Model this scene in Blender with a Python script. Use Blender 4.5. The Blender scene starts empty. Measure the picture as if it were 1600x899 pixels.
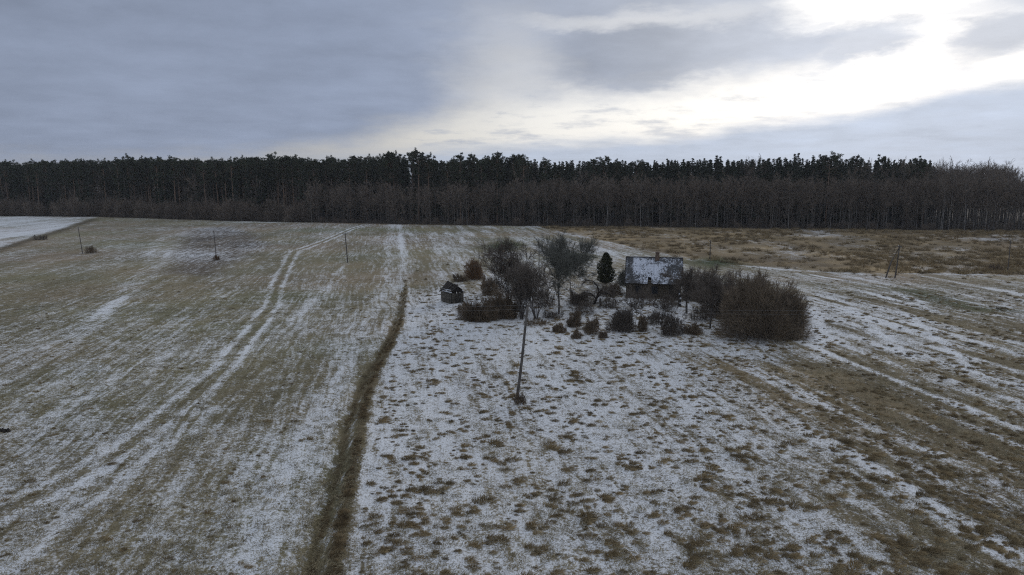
import bpy, math, random
import numpy as np
from mathutils import Vector

sc = bpy.context.scene
col = sc.collection
R = math.radians

# ------------------------------------------------------------------ camera
CAM_H = 17.0                     # drone height above the field
F_PX = 1100.0                    # focal length in pixels of the 1600 px wide photograph
PITCH = math.atan(169.5 / F_PX)  # horizon lies at y = 280 of 899
cam_d = bpy.data.cameras.new('camera')
cam_d.sensor_width = 36.0
cam_d.lens = 36.0 * F_PX / 1600.0
cam_d.clip_end = 12000
cam = bpy.data.objects.new('camera', cam_d)
col.objects.link(cam)
cam.location = (0, 0, CAM_H)
cam.rotation_euler = (math.pi / 2 - PITCH, 0, 0)
sc.camera = cam

# ------------------------------------------------------------------ view
sc.view_settings.view_transform = 'Standard'
sc.view_settings.look = 'None'
sc.view_settings.gamma = 1.0
sc.view_settings.use_curve_mapping = False
sc.view_settings.exposure = 0.1
sc.render.engine = 'CYCLES'
sc.cycles.max_bounces = 4
sc.cycles.diffuse_bounces = 3
sc.cycles.use_denoising = False
sc.cycles.filter_width = 1.15

SUN_AZ, SUN_EL = 30.0, 13.0      # degrees right of the view axis, degrees above the horizon


class E:
    """A float socket with arithmetic, each operation one Math node."""
    tree = None

    def __init__(self, s): self.s = s

    @staticmethod
    def op(name, *args, clamp=False):
        n = E.tree.nodes.new('ShaderNodeMath'); n.operation = name; n.use_clamp = clamp
        for i, a in enumerate(args):
            if isinstance(a, E): E.tree.links.new(a.s, n.inputs[i])
            else: n.inputs[i].default_value = float(a)
        return E(n.outputs[0])

    def __add__(a, b): return E.op('ADD', a, b)
    __radd__ = __add__
    def __sub__(a, b): return E.op('SUBTRACT', a, b)
    def __rsub__(a, b): return E.op('SUBTRACT', b, a)
    def __mul__(a, b): return E.op('MULTIPLY', a, b)
    __rmul__ = __mul__
    def __truediv__(a, b): return E.op('DIVIDE', a, b)
    def __rtruediv__(a, b): return E.op('DIVIDE', b, a)


def sstep(x, lo, hi):
    n = E.tree.nodes.new('ShaderNodeMapRange'); n.interpolation_type = 'SMOOTHSTEP'
    for k, v in (('Value', x), ('From Min', lo), ('From Max', hi)):
        if isinstance(v, E): E.tree.links.new(v.s, n.inputs[k])
        else: n.inputs[k].default_value = v
    return E(n.outputs[0])


def curve(x, pts):
    """Piecewise linear function of x through pts."""
    x0, x1 = pts[0][0], pts[-1][0]
    y0 = min(p[1] for p in pts); y1 = max(p[1] for p in pts)
    n = E.tree.nodes.new('ShaderNodeFloatCurve')
    c = n.mapping.curves[0]
    q = [((a - x0) / (x1 - x0), (b - y0) / (y1 - y0)) for a, b in pts]
    c.points[0].location = q[0]; c.points[1].location = q[-1]
    for p in q[1:-1]: c.points.new(*p)
    for p in c.points: p.handle_type = 'AUTO_CLAMPED'
    n.mapping.update()
    t = E.op('DIVIDE', x - x0, x1 - x0, clamp=True)
    E.tree.links.new(t.s, n.inputs['Value'])
    return E(n.outputs[0]) * (y1 - y0) + y0


def combine(x, y, z):
    n = E.tree.nodes.new('ShaderNodeCombineXYZ')
    for i, a in enumerate((x, y, z)):
        if isinstance(a, E): E.tree.links.new(a.s, n.inputs[i])
        else: n.inputs[i].default_value = a
    return n.outputs[0]


def noise(vec, scale, detail=5, rough=0.55, dist=0.0):
    n = E.tree.nodes.new('ShaderNodeTexNoise')
    n.inputs['Scale'].default_value = scale; n.inputs['Detail'].default_value = detail
    n.inputs['Roughness'].default_value = rough; n.inputs['Distortion'].default_value = dist
    E.tree.links.new(vec, n.inputs['Vector'])
    return n


def mixc(f, a, b):
    n = E.tree.nodes.new('ShaderNodeMix'); n.data_type = 'RGBA'
    if isinstance(f, E): E.tree.links.new(f.s, n.inputs[0])
    else: n.inputs[0].default_value = f
    for i, c in ((6, a), (7, b)):
        if isinstance(c, tuple): n.inputs[i].default_value = (*c[:3], 1)
        else: E.tree.links.new(c, n.inputs[i])
    return n.outputs[2]


def scalec(c, k):
    n = E.tree.nodes.new('ShaderNodeVectorMath'); n.operation = 'SCALE'
    if isinstance(c, tuple): n.inputs[0].default_value = c[:3]
    else: E.tree.links.new(c, n.inputs[0])
    if isinstance(k, E): E.tree.links.new(k.s, n.inputs['Scale'])
    else: n.inputs['Scale'].default_value = k
    return n.outputs[0]


# ------------------------------------------------------------------ sky
def make_world():
    w = bpy.data.worlds.new('World'); sc.world = w; w.use_nodes = True
    t = w.node_tree; t.nodes.clear(); E.tree = t
    out = t.nodes.new('ShaderNodeOutputWorld')
    tc = t.nodes.new('ShaderNodeTexCoord')
    sep = t.nodes.new('ShaderNodeSeparateXYZ'); t.links.new(tc.outputs['Generated'], sep.inputs[0])
    dx, dy, dz = (E(sep.outputs[i]) for i in range(3))
    deg = 180 / math.pi
    az = E.op('ARCTAN2', dx, dy) * deg
    el = E.op('ARCSINE', dz) * deg
    # cloud layers seen in perspective: project the direction on a level sheet
    k = E.op('MAXIMUM', dz, 0.0) + 0.09
    q = combine(dx / k, dy / k, 0.0)
    w1 = noise(q, 0.55, 6, 0.55)
    s1 = t.nodes.new('ShaderNodeSeparateColor'); t.links.new(w1.outputs['Color'], s1.inputs[0])
    w2 = noise(q, 1.9, 7, 0.6)
    s2 = t.nodes.new('ShaderNodeSeparateColor'); t.links.new(w2.outputs['Color'], s2.inputs[0])
    n1, n1b = E(s1.outputs[0]) - 0.5, E(s1.outputs[1]) - 0.5
    n2, n2b = E(s2.outputs[0]) - 0.5, E(s2.outputs[1]) - 0.5
    # billows in angular space for the small cloud edges
    w3 = noise(combine(az * 0.10, el * 0.28, 0.0), 1.6, 7, 0.62)
    s3 = t.nodes.new('ShaderNodeSeparateColor'); t.links.new(w3.outputs['Color'], s3.inputs[0])
    n3, n3b = E(s3.outputs[0]) - 0.5, E(s3.outputs[1]) - 0.5
    a = az + n3b * 7.0 + n2b * 3.0
    e = el + n3 * 3.4 + n2 * 1.2
    # angular distance from the hidden sun
    sa, se = R(SUN_AZ), R(SUN_EL)
    cs = dx * (math.sin(sa) * math.cos(se)) + dy * (math.cos(sa) * math.cos(se)) + dz * math.sin(se)
    sd = E.op('ARCCOSINE', E.op('MINIMUM', cs, 0.99999)) * deg
    # upper deck: its lower rim rises towards the sun side
    rim = curve(az, [(-180, 0.0), (-60, 0.2), (-30, 0.9), (-14, 2.6), (-8, 4.3), (0, 6.0), (6, 6.6), (14, 7.0), (21, 7.9),
                     (26, 9.2), (31, 10.4), (40, 10.6), (60, 7.0), (90, 2.0), (180, 0.0)])
    upper = sstep(e - rim, -1.9, 1.7)
    # low bank of cloud along the horizon
    low_rim = curve(az, [(-180, 0.5), (-40, 0.5), (-12, 1.9), (0, 2.7), (10, 3.1), (20, 4.2), (28, 5.1), (36, 6.3), (60, 6.6), (100, 4), (180, 0.5)])
    low = sstep(low_rim - (el + n3 * 1.5 + n2b * 1.0), -0.8, 0.9)

    def blob(ca, ce, ra, re, slope=0.0, soft=0.45):
        u = (a - ca) / ra
        v = (e - ce - (a - ca) * slope) / re
        r = E.op('SQRT', u * u + v * v)
        return 1.0 - sstep(r, 1 - soft, 1 + soft)
    # bright seam round the big grey cloud, and the torn opening above it on the right
    seam = E.op('MAXIMUM', blob(-0.6, 7.2, 3.6, 4.2, 0.0, 0.95) * 0.45, blob(8.0, 11.9, 9.0, 0.6, 0.01, 0.95) * 0.40)
    seam = E.op('MAXIMUM', seam, blob(27.0, 12.3, 6.0, 1.5, 0.03, 0.6) * 0.97)
    big = blob(11.8, 9.2, 9.6, 2.5, 0.02, 0.38)
    small1 = blob(25.5, 9.4, 4.2, 1.35, 0.16, 0.5) * 0.92
    small2 = blob(33.5, 9.2, 4.2, 2.0, 0.25, 0.55) * 0.92
    dens = upper * (1.0 - seam)
    dens = E.op('MAXIMUM', dens, big * 0.95)
    dens = E.op('MAXIMUM', dens, E.op('MAXIMUM', small1, small2))
    streak = sstep(n2 + n3 * 0.8, -0.06, 0.22) * 0.62
    dens = E.op('MAXIMUM', dens, streak)
    # deck brightness: dull grey-blue far from the sun, pale near it
    deck_k = curve(sd, [(0, 0.66), (8, 0.62), (15, 0.53), (22, 0.43), (32, 0.36), (45, 0.31), (62, 0.29), (100, 0.30), (180, 0.33)])
    deck_k = deck_k * (1.0 + n1 * 0.45 + n2 * 0.34 + n3b * 0.26 + n3 * 0.2)
    high = sstep(el, 14.0, 60.0)
    deck_k = deck_k * (1.0 + high * 0.72)
    deck_k = deck_k * (1.0 - big * 0.10 * sstep(28.0 - az, 8.0, 26.0))
    deck_c = mixc(sstep(sd, 10.0, 45.0), (0.92, 0.985, 1.12), (0.83, 0.985, 1.33))
    deck_c = mixc(high, deck_c, (0.90, 1.0, 1.16))
    deck = scalec(deck_c, deck_k)
    bright_k = curve(sd, [(0, 1.30), (10, 1.12), (18, 0.98), (28, 0.84), (36, 0.66), (50, 0.48), (80, 0.40), (180, 0.40)])
    bright = scalec((1.0, 0.99, 0.97), bright_k)
    clouds = mixc(E.op('MINIMUM', dens, 1.0), bright, deck)
    clouds = mixc(low * 0.93, clouds, scalec((0.86, 0.98, 1.20), curve(sd, [(0, 0.60), (15, 0.56), (30, 0.52), (45, 0.40), (65, 0.31), (180, 0.31)]) * (1.0 + n3 * 0.5 + n2 * 0.45 + n1 * 0.3)))
    # clear sky behind
    sky = t.nodes.new('ShaderNodeTexSky'); sky.sky_type = 'NISHITA'; sky.sun_disc = False
    sky.sun_elevation = R(SUN_EL); sky.sun_rotation = R(SUN_AZ); sky.altitude = 100
    sky.air_density = 1.0; sky.dust_density = 1.0
    bgs = t.nodes.new('ShaderNodeBackground'); t.links.new(sky.outputs[0], bgs.inputs[0]); bgs.inputs[1].default_value = 0.08
    bgc = t.nodes.new('ShaderNodeBackground'); t.links.new(clouds, bgc.inputs[0]); bgc.inputs[1].default_value = 1.0
    mx = t.nodes.new('ShaderNodeMixShader')
    cover = 0.93 + E.op('MINIMUM', E.op('MAXIMUM', dens, low), 1.0) * 0.065
    t.links.new(cover.s, mx.inputs[0]); t.links.new(bgs.outputs[0], mx.inputs[1]); t.links.new(bgc.outputs[0], mx.inputs[2])
    t.links.new(mx.outputs[0], out.inputs[0])
    w.cycles.sampling_method = 'MANUAL'; w.cycles.sample_map_resolution = 512


make_world()
sun_d = bpy.data.lights.new('sun', 'SUN'); sun_d.energy = 0.85; sun_d.angle = R(20); sun_d.color = (1.0, 0.95, 0.88)
sun = bpy.data.objects.new('sun', sun_d); col.objects.link(sun)
sun.rotation_euler = Vector((math.sin(R(SUN_AZ)) * math.cos(R(SUN_EL)), math.cos(R(SUN_AZ)) * math.cos(R(SUN_EL)), math.sin(R(SUN_EL)))).to_track_quat('Z', 'Y').to_euler()


# ------------------------------------------------------------------ helpers
def ground_pt(px, py):
    """Point of the level field seen at a pixel of the photograph."""
    t = math.tan(PITCH); v = (py - 449.5) / F_PX; u = (px - 800) / F_PX
    # camera axes: forward (0,c,-s), up (0,s,c)
    c, s = math.cos(PITCH), math.sin(PITCH)
    dy = c - v * s; dzz = -s - v * c
    k = CAM_H / -dzz
    return (u * k, dy * k)


def G(pts): return np.array([ground_pt(*p) for p in pts])


def hash2(ix, iy, seed):
    h = (ix.astype(np.int64) * 374761393 + iy.astype(np.int64) * 668265263 + seed * 974634541) & 0xffffffff
    h = ((h ^ (h >> 13)) * 1274126177) & 0xffffffff
    h = ((h ^ (h >> 16)) * 2246822519) & 0xffffffff
    return ((h ^ (h >> 15)) & 0xffffff) / float(0xffffff)


def vnoise(x, y, seed=0):
    ix, iy = np.floor(x), np.floor(y); fx, fy = x - ix, y - iy
    fx = fx * fx * (3 - 2 * fx); fy = fy * fy * (3 - 2 * fy)
    a, b = hash2(ix, iy, seed), hash2(ix + 1, iy, seed)
    c, d = hash2(ix, iy + 1, seed), hash2(ix + 1, iy + 1, seed)
    return (a * (1 - fx) + b * fx) * (1 - fy) + (c * (1 - fx) + d * fx) * fy


def fbm(x, y, seed=0, oct=4):
    s, amp, tot = 0, 1.0, 0
    for o in range(oct):
        s = s + amp * vnoise(x * 2 ** o, y * 2 ** o, seed + o * 17); tot += amp; amp *= 0.55
    return s / tot


def ss(x, lo, hi):
    t = np.clip((x - lo) / (hi - lo), 0, 1); return t * t * (3 - 2 * t)


def poly_dist(x, y, P):
    d = np.full(x.shape, 1e9)
    for (ax, ay), (bx, by) in zip(P[:-1], P[1:]):
        vx, vy = bx - ax, by - ay; L = vx * vx + vy * vy + 1e-9
        t = np.clip(((x - ax) * vx + (y - ay) * vy) / L, 0, 1)
        d = np.minimum(d, np.hypot(x - ax - t * vx, y - ay - t * vy))
    return d


def inside(x, y, P):
    r = np.zeros(x.shape, bool); j = len(P) - 1
    for i in range(len(P)):
        xi, yi = P[i]; xj, yj = P[j]
        c = ((yi > y) != (yj > y)) & (x < (xj - xi) * (y - yi) / (yj - yi + 1e-12) + xi)
        r ^= c; j = i
    return r


def soft_poly(x, y, P, soft):
    """1 inside the polygon, falling to 0 over soft metres across its rim."""
    Pc = np.vstack([P, P[:1]])
    d = poly_dist(x, y, Pc) * np.where(inside(x, y, P), 1, -1)
    return ss(d, -soft, soft)


def mesh_tris(name, V, F, mats=(), mi=None, smooth=False):
    V = np.asarray(V, np.float32); F = np.asarray(F, np.int32)
    me = bpy.data.meshes.new(name)
    me.vertices.add(len(V)); me.vertices.foreach_set('co', V.ravel())
    n = F.shape[1]
    me.loops.add(len(F) * n); me.loops.foreach_set('vertex_index', F.ravel())
    me.polygons.add(len(F)); me.polygons.foreach_set('loop_start', np.arange(0, len(F) * n, n, dtype=np.int32))
    me.polygons.foreach_set('use_smooth', np.full(len(F), smooth))
    for m in mats: me.materials.append(m)
    if mi is not None: me.polygons.foreach_set('material_index', np.asarray(mi, np.int32))
    me.update(calc_edges=True)
    return me


class MB:
    """Collects triangles."""
    def __init__(self): self.V, self.F, self.n = [], [], 0

    def add(self, V, F):
        V = np.asarray(V, float).reshape(-1, 3); F = np.asarray(F, int)
        if F.shape[1] == 4: F = np.vstack([F[:, [0, 1, 2]], F[:, [0, 2, 3]]])
        self.V.append(V); self.F.append(F + self.n); self.n += len(V); return self

    def box(self, c, s, M=None):
        c = np.array(c, float); s = np.array(s, float) / 2
        v = np.array([[x, y, z] for x in (-1, 1) for y in (-1, 1) for z in (-1, 1)], float) * s
        if M is not None: v = v @ np.array(M).T
        f = [[0, 1, 3, 2], [4, 6, 7, 5], [0, 4, 5, 1], [2, 3, 7, 6], [0, 2, 6, 4], [1, 5, 7, 3]]
        return self.add(v + c, f)

    def tube(self, P, rad, n=6, cap=True):
        P = np.asarray(P, float); k = len(P); rad = np.broadcast_to(rad, (k,))
        T = np.gradient(P, axis=0); T /= np.linalg.norm(T, axis=1)[:, None] + 1e-9
        ref = np.where(np.abs(T[:, 2:3]) > 0.9, [[1.0, 0, 0]], [[0, 0, 1.0]])
        A = np.cross(T, ref); A /= np.linalg.norm(A, axis=1)[:, None]; B = np.cross(T, A)
        th = np.linspace(0, 2 * np.pi, n, endpoint=False)
        ring = P[:, None] + rad[:, None, None] * (A[:, None] * np.cos(th)[None, :, None] + B[:, None] * np.sin(th)[None, :, None])
        V = ring.reshape(-1, 3); i = np.arange(k - 1)[:, None] * n; j = np.arange(n)[None]; j2 = (j + 1) % n
        F = np.stack([i + j, i + j2, i + n + j2, i + n + j], -1).reshape(-1, 4)
        self.add(V, F)
        if cap:
            self.add(ring[0], [[0, a + 1, a] for a in range(1, n - 1)]); self.add(ring[-1], [[0, a, a + 1] for a in range(1, n - 1)])
        return self

    def cones(self, S, D, L, r0, taper=0.0):
        """Many 3-sided branches at once: start, unit direction, length, base radius."""
        S = np.asarray(S); N = len(S)
        if N == 0: return self
        L = np.broadcast_to(L, (N,)); r0 = np.broadcast_to(r0, (N,))
        ref = np.where(np.abs(D[:, 2:3]) > 0.9, [[1.0, 0, 0]], [[0, 0, 1.0]])
        A = np.cross(D, ref); A /= np.linalg.norm(A, axis=1)[:, None] + 1e-9; B = np.cross(D, A)
        th = np.array([0, 2.094, 4.189])
        off = A[:, None] * np.cos(th)[None, :, None] + B[:, None] * np.sin(th)[None, :, None]
        base = S[:, None] + off * r0[:, None, None]; end = S + D * L[:, None]
        if taper > 0:
            top = end[:, None] + off * (r0 * taper)[:, None, None]
            V = np.concatenate([base, top], 1).reshape(-1, 3); o = np.arange(N)[:, None, None] * 6
            F = np.array([[0, 1, 4, 3], [1, 2, 5, 4], [2, 0, 3, 5]])[None] + o
            return self.add(V, F.reshape(-1, 4))
        V = np.concatenate([base, end[:, None]], 1).reshape(-1, 3); o = np.arange(N)[:, None, None] * 4
        F = np.array([[0, 1, 3], [1, 2, 3], [2, 0, 3]])[None] + o
        return self.add(V, F.reshape(-1, 3))

    def mesh(self, name, mat, smooth=False):
        return mesh_tris(name, np.vstack(self.V), np.vstack(self.F), (mat,) if mat else (), None, smooth)


def obj(name, me, parent=None):
    o = bpy.data.objects.new(name, me); col.objects.link(o)
    if parent is not None: o.parent = parent
    return o


def tag(o, label=None, cat=None, group=None, kind=None):
    for k, v in (('label', label), ('category', cat), ('group', group), ('kind', kind)):
        if v: o[k] = v
    return o


def thing(name, label, cat, loc, rz=0.0, group=None):
    o = bpy.data.objects.new(name, None); col.objects.link(o)
    o.empty_display_size = 0.5
    o.location = loc; o.rotation_euler = (0, 0, rz)
    return tag(o, label, cat, group)


def unit(v): return v / (np.linalg.norm(v, axis=-1, keepdims=True) + 1e-9)


# ------------------------------------------------------------------ materials
def mat(name, base, var=0.25, rough=0.9, scale=6.0, base2=None, rnd=0.25, bump=0.0):
    """Plain matt material: two tones broken by noise, with a little difference between individuals."""
    m = bpy.data.materials.new(name); m.use_nodes = True
    t = m.node_tree; E.tree = t
    p = t.nodes['Principled BSDF']; p.inputs['Roughness'].default_value = rough
    p.inputs['Specular IOR Level'].default_value = 0.25
    tc = t.nodes.new('ShaderNodeTexCoord')
    n = noise(tc.outputs['Object'], scale, 4, 0.6)
    nf = E(n.outputs[0])
    oi = t.nodes.new('ShaderNodeObjectInfo'); r = E(oi.outputs['Random'])
    b2 = base2 or tuple(min(1, c * 1.5) for c in base)
    c = mixc(sstep(nf, 0.4, 0.65), base, b2)
    c = scalec(c, (1.0 - var / 2 + nf * var) * (1.0 - rnd / 2 + r * rnd))
    t.links.new(c, p.inputs['Base Color'])
    if bump:
        b = t.nodes.new('ShaderNodeBump'); b.inputs['Strength'].default_value = bump; b.inputs['Distance'].default_value = 0.03
        t.links.new(nf.s, b.inputs['Height']); t.links.new(b.outputs[0], p.inputs['Normal'])
    return m


M = {}
M['bark'] = mat('grey_bark', (0.075, 0.065, 0.057), base2=(0.13, 0.115, 0.10), scale=3)
M['pale_bark'] = mat('pale_grey_bark', (0.14, 0.128, 0.115), base2=(0.22, 0.205, 0.185), scale=2, rnd=0.9)
M['pine_bark'] = mat('orange_pine_bark', (0.17, 0.115, 0.08), base2=(0.28, 0.18, 0.12), scale=1, rnd=0.6)
M['twig'] = mat('brown_twig', (0.148, 0.117, 0.092), base2=(0.19, 0.148, 0.112), scale=0.5, rnd=0.5)
M['twig_grey'] = mat('grey_lichen_twig', (0.10, 0.10, 0.083), base2=(0.14, 0.14, 0.115), scale=0.5, rnd=0.3)
M['twig_home'] = mat('dark_orchard_twig', (0.11, 0.09, 0.072), base2=(0.16, 0.132, 0.107), scale=0.5, rnd=0.4)
M['willow'] = mat('willow_twig', (0.165, 0.128, 0.09), base2=(0.235, 0.182, 0.125), scale=0.4, rnd=0.1)
M['redleaf'] = mat('dry_red_leaf', (0.13, 0.06, 0.035), base2=(0.17, 0.09, 0.05), scale=2)
M['redtwig'] = mat('reddish_hedge_twig', (0.145, 0.108, 0.072), base2=(0.205, 0.152, 0.10), scale=0.7)
M['orange'] = mat('dry_orange_shrub', (0.16, 0.095, 0.05), base2=(0.20, 0.125, 0.065), scale=0.7)
M['spruce'] = mat('spruce_needle', (0.028, 0.041, 0.025), base2=(0.046, 0.062, 0.036), scale=0.7, rnd=0.5)
M['pine'] = mat('pine_needle', (0.036, 0.047, 0.026), base2=(0.056, 0.070, 0.038), scale=0.6, rnd=0.5)
M['thuja'] = mat('juniper_needle', (0.022, 0.030, 0.012), base2=(0.06, 0.062, 0.024), scale=1.5)
M['tussock'] = mat('dry_tussock_grass', (0.205, 0.15, 0.078), base2=(0.34, 0.258, 0.142), scale=1.2, rnd=0.8)
M['stubble'] = mat('pale_field_grass', (0.27, 0.225, 0.135), base2=(0.37, 0.31, 0.20), scale=0.8, rnd=0.8)
M['ditch'] = mat('dark_ditch_grass', (0.15, 0.105, 0.052), base2=(0.24, 0.172, 0.092), scale=1.2, rnd=0.9)
M['board'] = mat('weathered_board', (0.07, 0.062, 0.05), base2=(0.14, 0.125, 0.10), scale=3, rnd=1.0, bump=0.3)
M['dark_board'] = mat('rotten_dark_board', (0.035, 0.03, 0.026), base2=(0.06, 0.052, 0.045), scale=5, rnd=0.3)
M['log'] = mat('log_wall', (0.075, 0.062, 0.045), base2=(0.115, 0.092, 0.068), scale=3, rnd=0.1, bump=0.3)
M['brick'] = mat('chimney_brick', (0.13, 0.085, 0.06), base2=(0.20, 0.15, 0.11), scale=7, bump=0.4)
M['snow'] = mat('lying_snow', (0.72, 0.75, 0.80), base2=(0.80, 0.82, 0.85), scale=4, var=0.08, rnd=0.05)
M['pole'] = mat('grey_pole_wood', (0.085, 0.075, 0.066), base2=(0.14, 0.125, 0.11), scale=2, rnd=0.2)
M['wire'] = mat('dull_wire', (0.13, 0.13, 0.13), scale=1, rough=0.6)
M['ceramic'] = mat('white_ceramic', (0.55, 0.55, 0.53), scale=4, rough=0.35)
M['glass'] = mat('dull_window_pane', (0.02, 0.022, 0.025), scale=3, rough=0.15)
M['dark'] = mat('dark_soil', (0.025, 0.02, 0.016), scale=3)


def slate_material():
    m = bpy.data.materials.new('slate_under_thin_snow'); m.use_nodes = True
    t = m.node_tree; E.tree = t; p = t.nodes['Principled BSDF']; p.inputs['Roughness'].default_value = 0.85
    ge = t.nodes.new('ShaderNodeNewGeometry'); v = ge.outputs['Position']
    f = E(noise(v, 5.0, 5, 0.7).outputs[0]); g = E(noise(v, 0.55, 3, 0.5).outputs[0]); c = E(noise(v, 1.7, 3, 0.5).outputs[0])
    oi = t.nodes.new('ShaderNodeObjectInfo')
    sepn = t.nodes.new('ShaderNodeSeparateColor'); t.links.new(oi.outputs['Color'], sepn.inputs[0])
    k = E(sepn.outputs[0])                      # how much snow lies on this sheet
    f = E(noise(v, 6.0, 6, 0.75).outputs[0])
    mask = sstep((f - 0.5) * 2.3 + (g - 0.5) * 1.1 + (c - 0.5) * 0.9 + k * 0.36, 0.13, 0.30)
    slate = mixc(c, (0.05, 0.05, 0.052), (0.12, 0.12, 0.12))
    t.links.new(mixc(mask * 0.92, slate, (0.72, 0.75, 0.81)), p.inputs['Base Color'])
    return m


M['slate'] = slate_material()

# ------------------------------------------------------------------ lie of the land: lines and areas of the field, in metres
DITCH_L = G([(628, 455), (622, 490), (611, 520), (592, 555), (572, 585), (556, 622), (543, 662), (531, 718), (517, 775), (497, 840), (482, 891), (462, 960), (400, 1200)])
DITCH_R = G([(634, 430), (632, 470), (625, 505), (611, 537), (595, 565), (581, 595), (571, 630), (563, 672), (554, 722), (544, 773), (534, 823), (524, 887), (512, 960), (470, 1200)])
ROAD = G([(612, 350), (609, 380), (607, 407), (605, 445), (582, 494), (543, 553), (505, 640), (470, 720), (440, 800), (405, 899), (330, 1100)])
ROAD2 = G([(624, 350), (628, 390), (630, 414), (625, 466), (615, 494), (590, 545)])
RUT = G([(-120, 850), (0, 785), (66, 756), (150, 713), (216, 667), (287, 617), (339, 569), (364, 536), (387, 511), (416, 475), (423, 449), (432, 430), (448, 401), (455, 391), (477, 385), (505, 375), (545, 358), (575, 350)])
BANDS = [(G([(320, 590), (369, 553), (423, 535), (477, 486), (518, 443), (538, 417), (556, 395)]), 1.5, 0.22),
         (G([(110, 530), (181, 469), (226, 417), (245, 382), (264, 365)]), 1.6, 0.22),
         (G([(150, 500), (230, 440), (268, 388), (290, 362)]), 1.2, 0.2),
         (G([(0, 690), (110, 640), (190, 585), (260, 555)]), 1.0, 0.16),
         (G([(20, 890), (160, 770), (270, 690), (330, 640)]), 0.9, 0.2),
         (G([(330, 800), (420, 700), (500, 600)]), 0.9, 0.1),
         (G([(1060, 560), (1180, 610), (1290, 680), (1380, 735), (1480, 800), (1600, 880)]), 0.9, 0.2),
         (G([(1270, 610), (1400, 640), (1500, 690), (1600, 745)]), 0.7, 0.4),
         (G([(1400, 480), (1480, 540), (1540, 600), (1600, 640)]), 0.7, 0.35),
         (G([(1270, 430), (1380, 450), (1450, 478), (1530, 492), (1640, 503)]), 1.0, 0.42),
         (G([(1270, 480), (1280, 520), (1275, 560)]), 1.6, 0.45),
         (G([(1330, 480), (1420, 560), (1500, 600), (1600, 660)]), 0.8, 0.3),
         (G([(1440, 700), (1530, 730), (1620, 780)]), 0.7, 0.35)]
MEADOW_EDGE = G([(820, 349), (870, 362), (940, 377), (1010, 392), (1070, 405), (1120, 411), (1230, 422), (1340, 428), (1440, 428), (1600, 432), (1900, 438)])
FAR_LEFT = G([(-500, 600), (-200, 455), (0, 391), (80, 365), (150, 341), (155, 336), (-400, 331), (-900, 336)])
BOUNDARY = G([(-200, 455), (0, 391), (80, 365), (150, 342)])
PLOUGH = G([(262, 428), (272, 395), (298, 358), (355, 354), (402, 368), (418, 384), (372, 406), (330, 432)])
BROWN = G([(1060, 548), (1250, 572), (1330, 590), (1600, 690), (1900, 800), (1900, 1100), (1600, 880), (1460, 780), (1330, 690), (1190, 640), (1100, 590)])
GREENS = [G([(752, 385), (790, 376), (825, 383), (800, 392), (765, 394)]), G([(850, 405), (890, 395), (935, 402), (905, 412)]),
          G([(1075, 408), (1120, 402), (1160, 412), (1110, 420)]), G([(1395, 452), (1440, 455), (1530, 480), (1600, 488), (1520, 488), (1440, 468)])]
YARD = G([(690, 470), (740, 430), (850, 440), (960, 440), (1100, 440), (1270, 470), (1265, 540), (1100, 530), (900, 520), (740, 510)])
TREE_LINE = G([(-1400, 339), (-300, 337), (0, 338), (150, 339), (400, 346.5), (600, 350.5), (800, 353), (1000, 355), (1200, 358), (1600, 361), (2300, 364)])
SNOW_STRIP = G([(380, 347), (540, 348), (620, 349), (760, 351), (830, 353)])  # strip of heavier snow cover along the foot of the wood


def right_of_ditch(x, y):
    c = np.vstack([DITCH_R[::-1], G([(628, 480), (627, 440), (616, 360), (610, 350)])])
    o = np.argsort(c[:, 1])
    return x - np.interp(y, c[o, 1], c[o, 0])


def land(x, y):
    """Height of the ground."""
    x = np.asarray(x, float); y = np.asarray(y, float)
    far = np.clip(1 - y / 400.0, 0.15, 1)
    z = 0.22 * np.sin(x * 0.045 + 1.0) * np.cos(y * 0.035) * far + (fbm(x * 0.12, y * 0.12, 5, 3) - 0.5) * 0.35 * far
    near = np.clip(1 - (y - 110) / 40, 0, 1)
    u = x + 0.17 * y
    z = z + near * ((fbm(u * 1.6, y * 0.5, 9, 3) - 0.5) * 0.20)
    dl = np.minimum(poly_dist(x, y, DITCH_L), 50)
    z = z - 0.45 * np.exp(-(dl / 0.55) ** 2) * near
    z = z + 0.22 * np.exp(-(np.abs(poly_dist(x, y, DITCH_R)) / 0.5) ** 2) * near
    return z


def tree_line_y(x):
    o = np.argsort(TREE_LINE[:, 0]); return np.interp(x, TREE_LINE[o, 0], TREE_LINE[o, 1])


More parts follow.
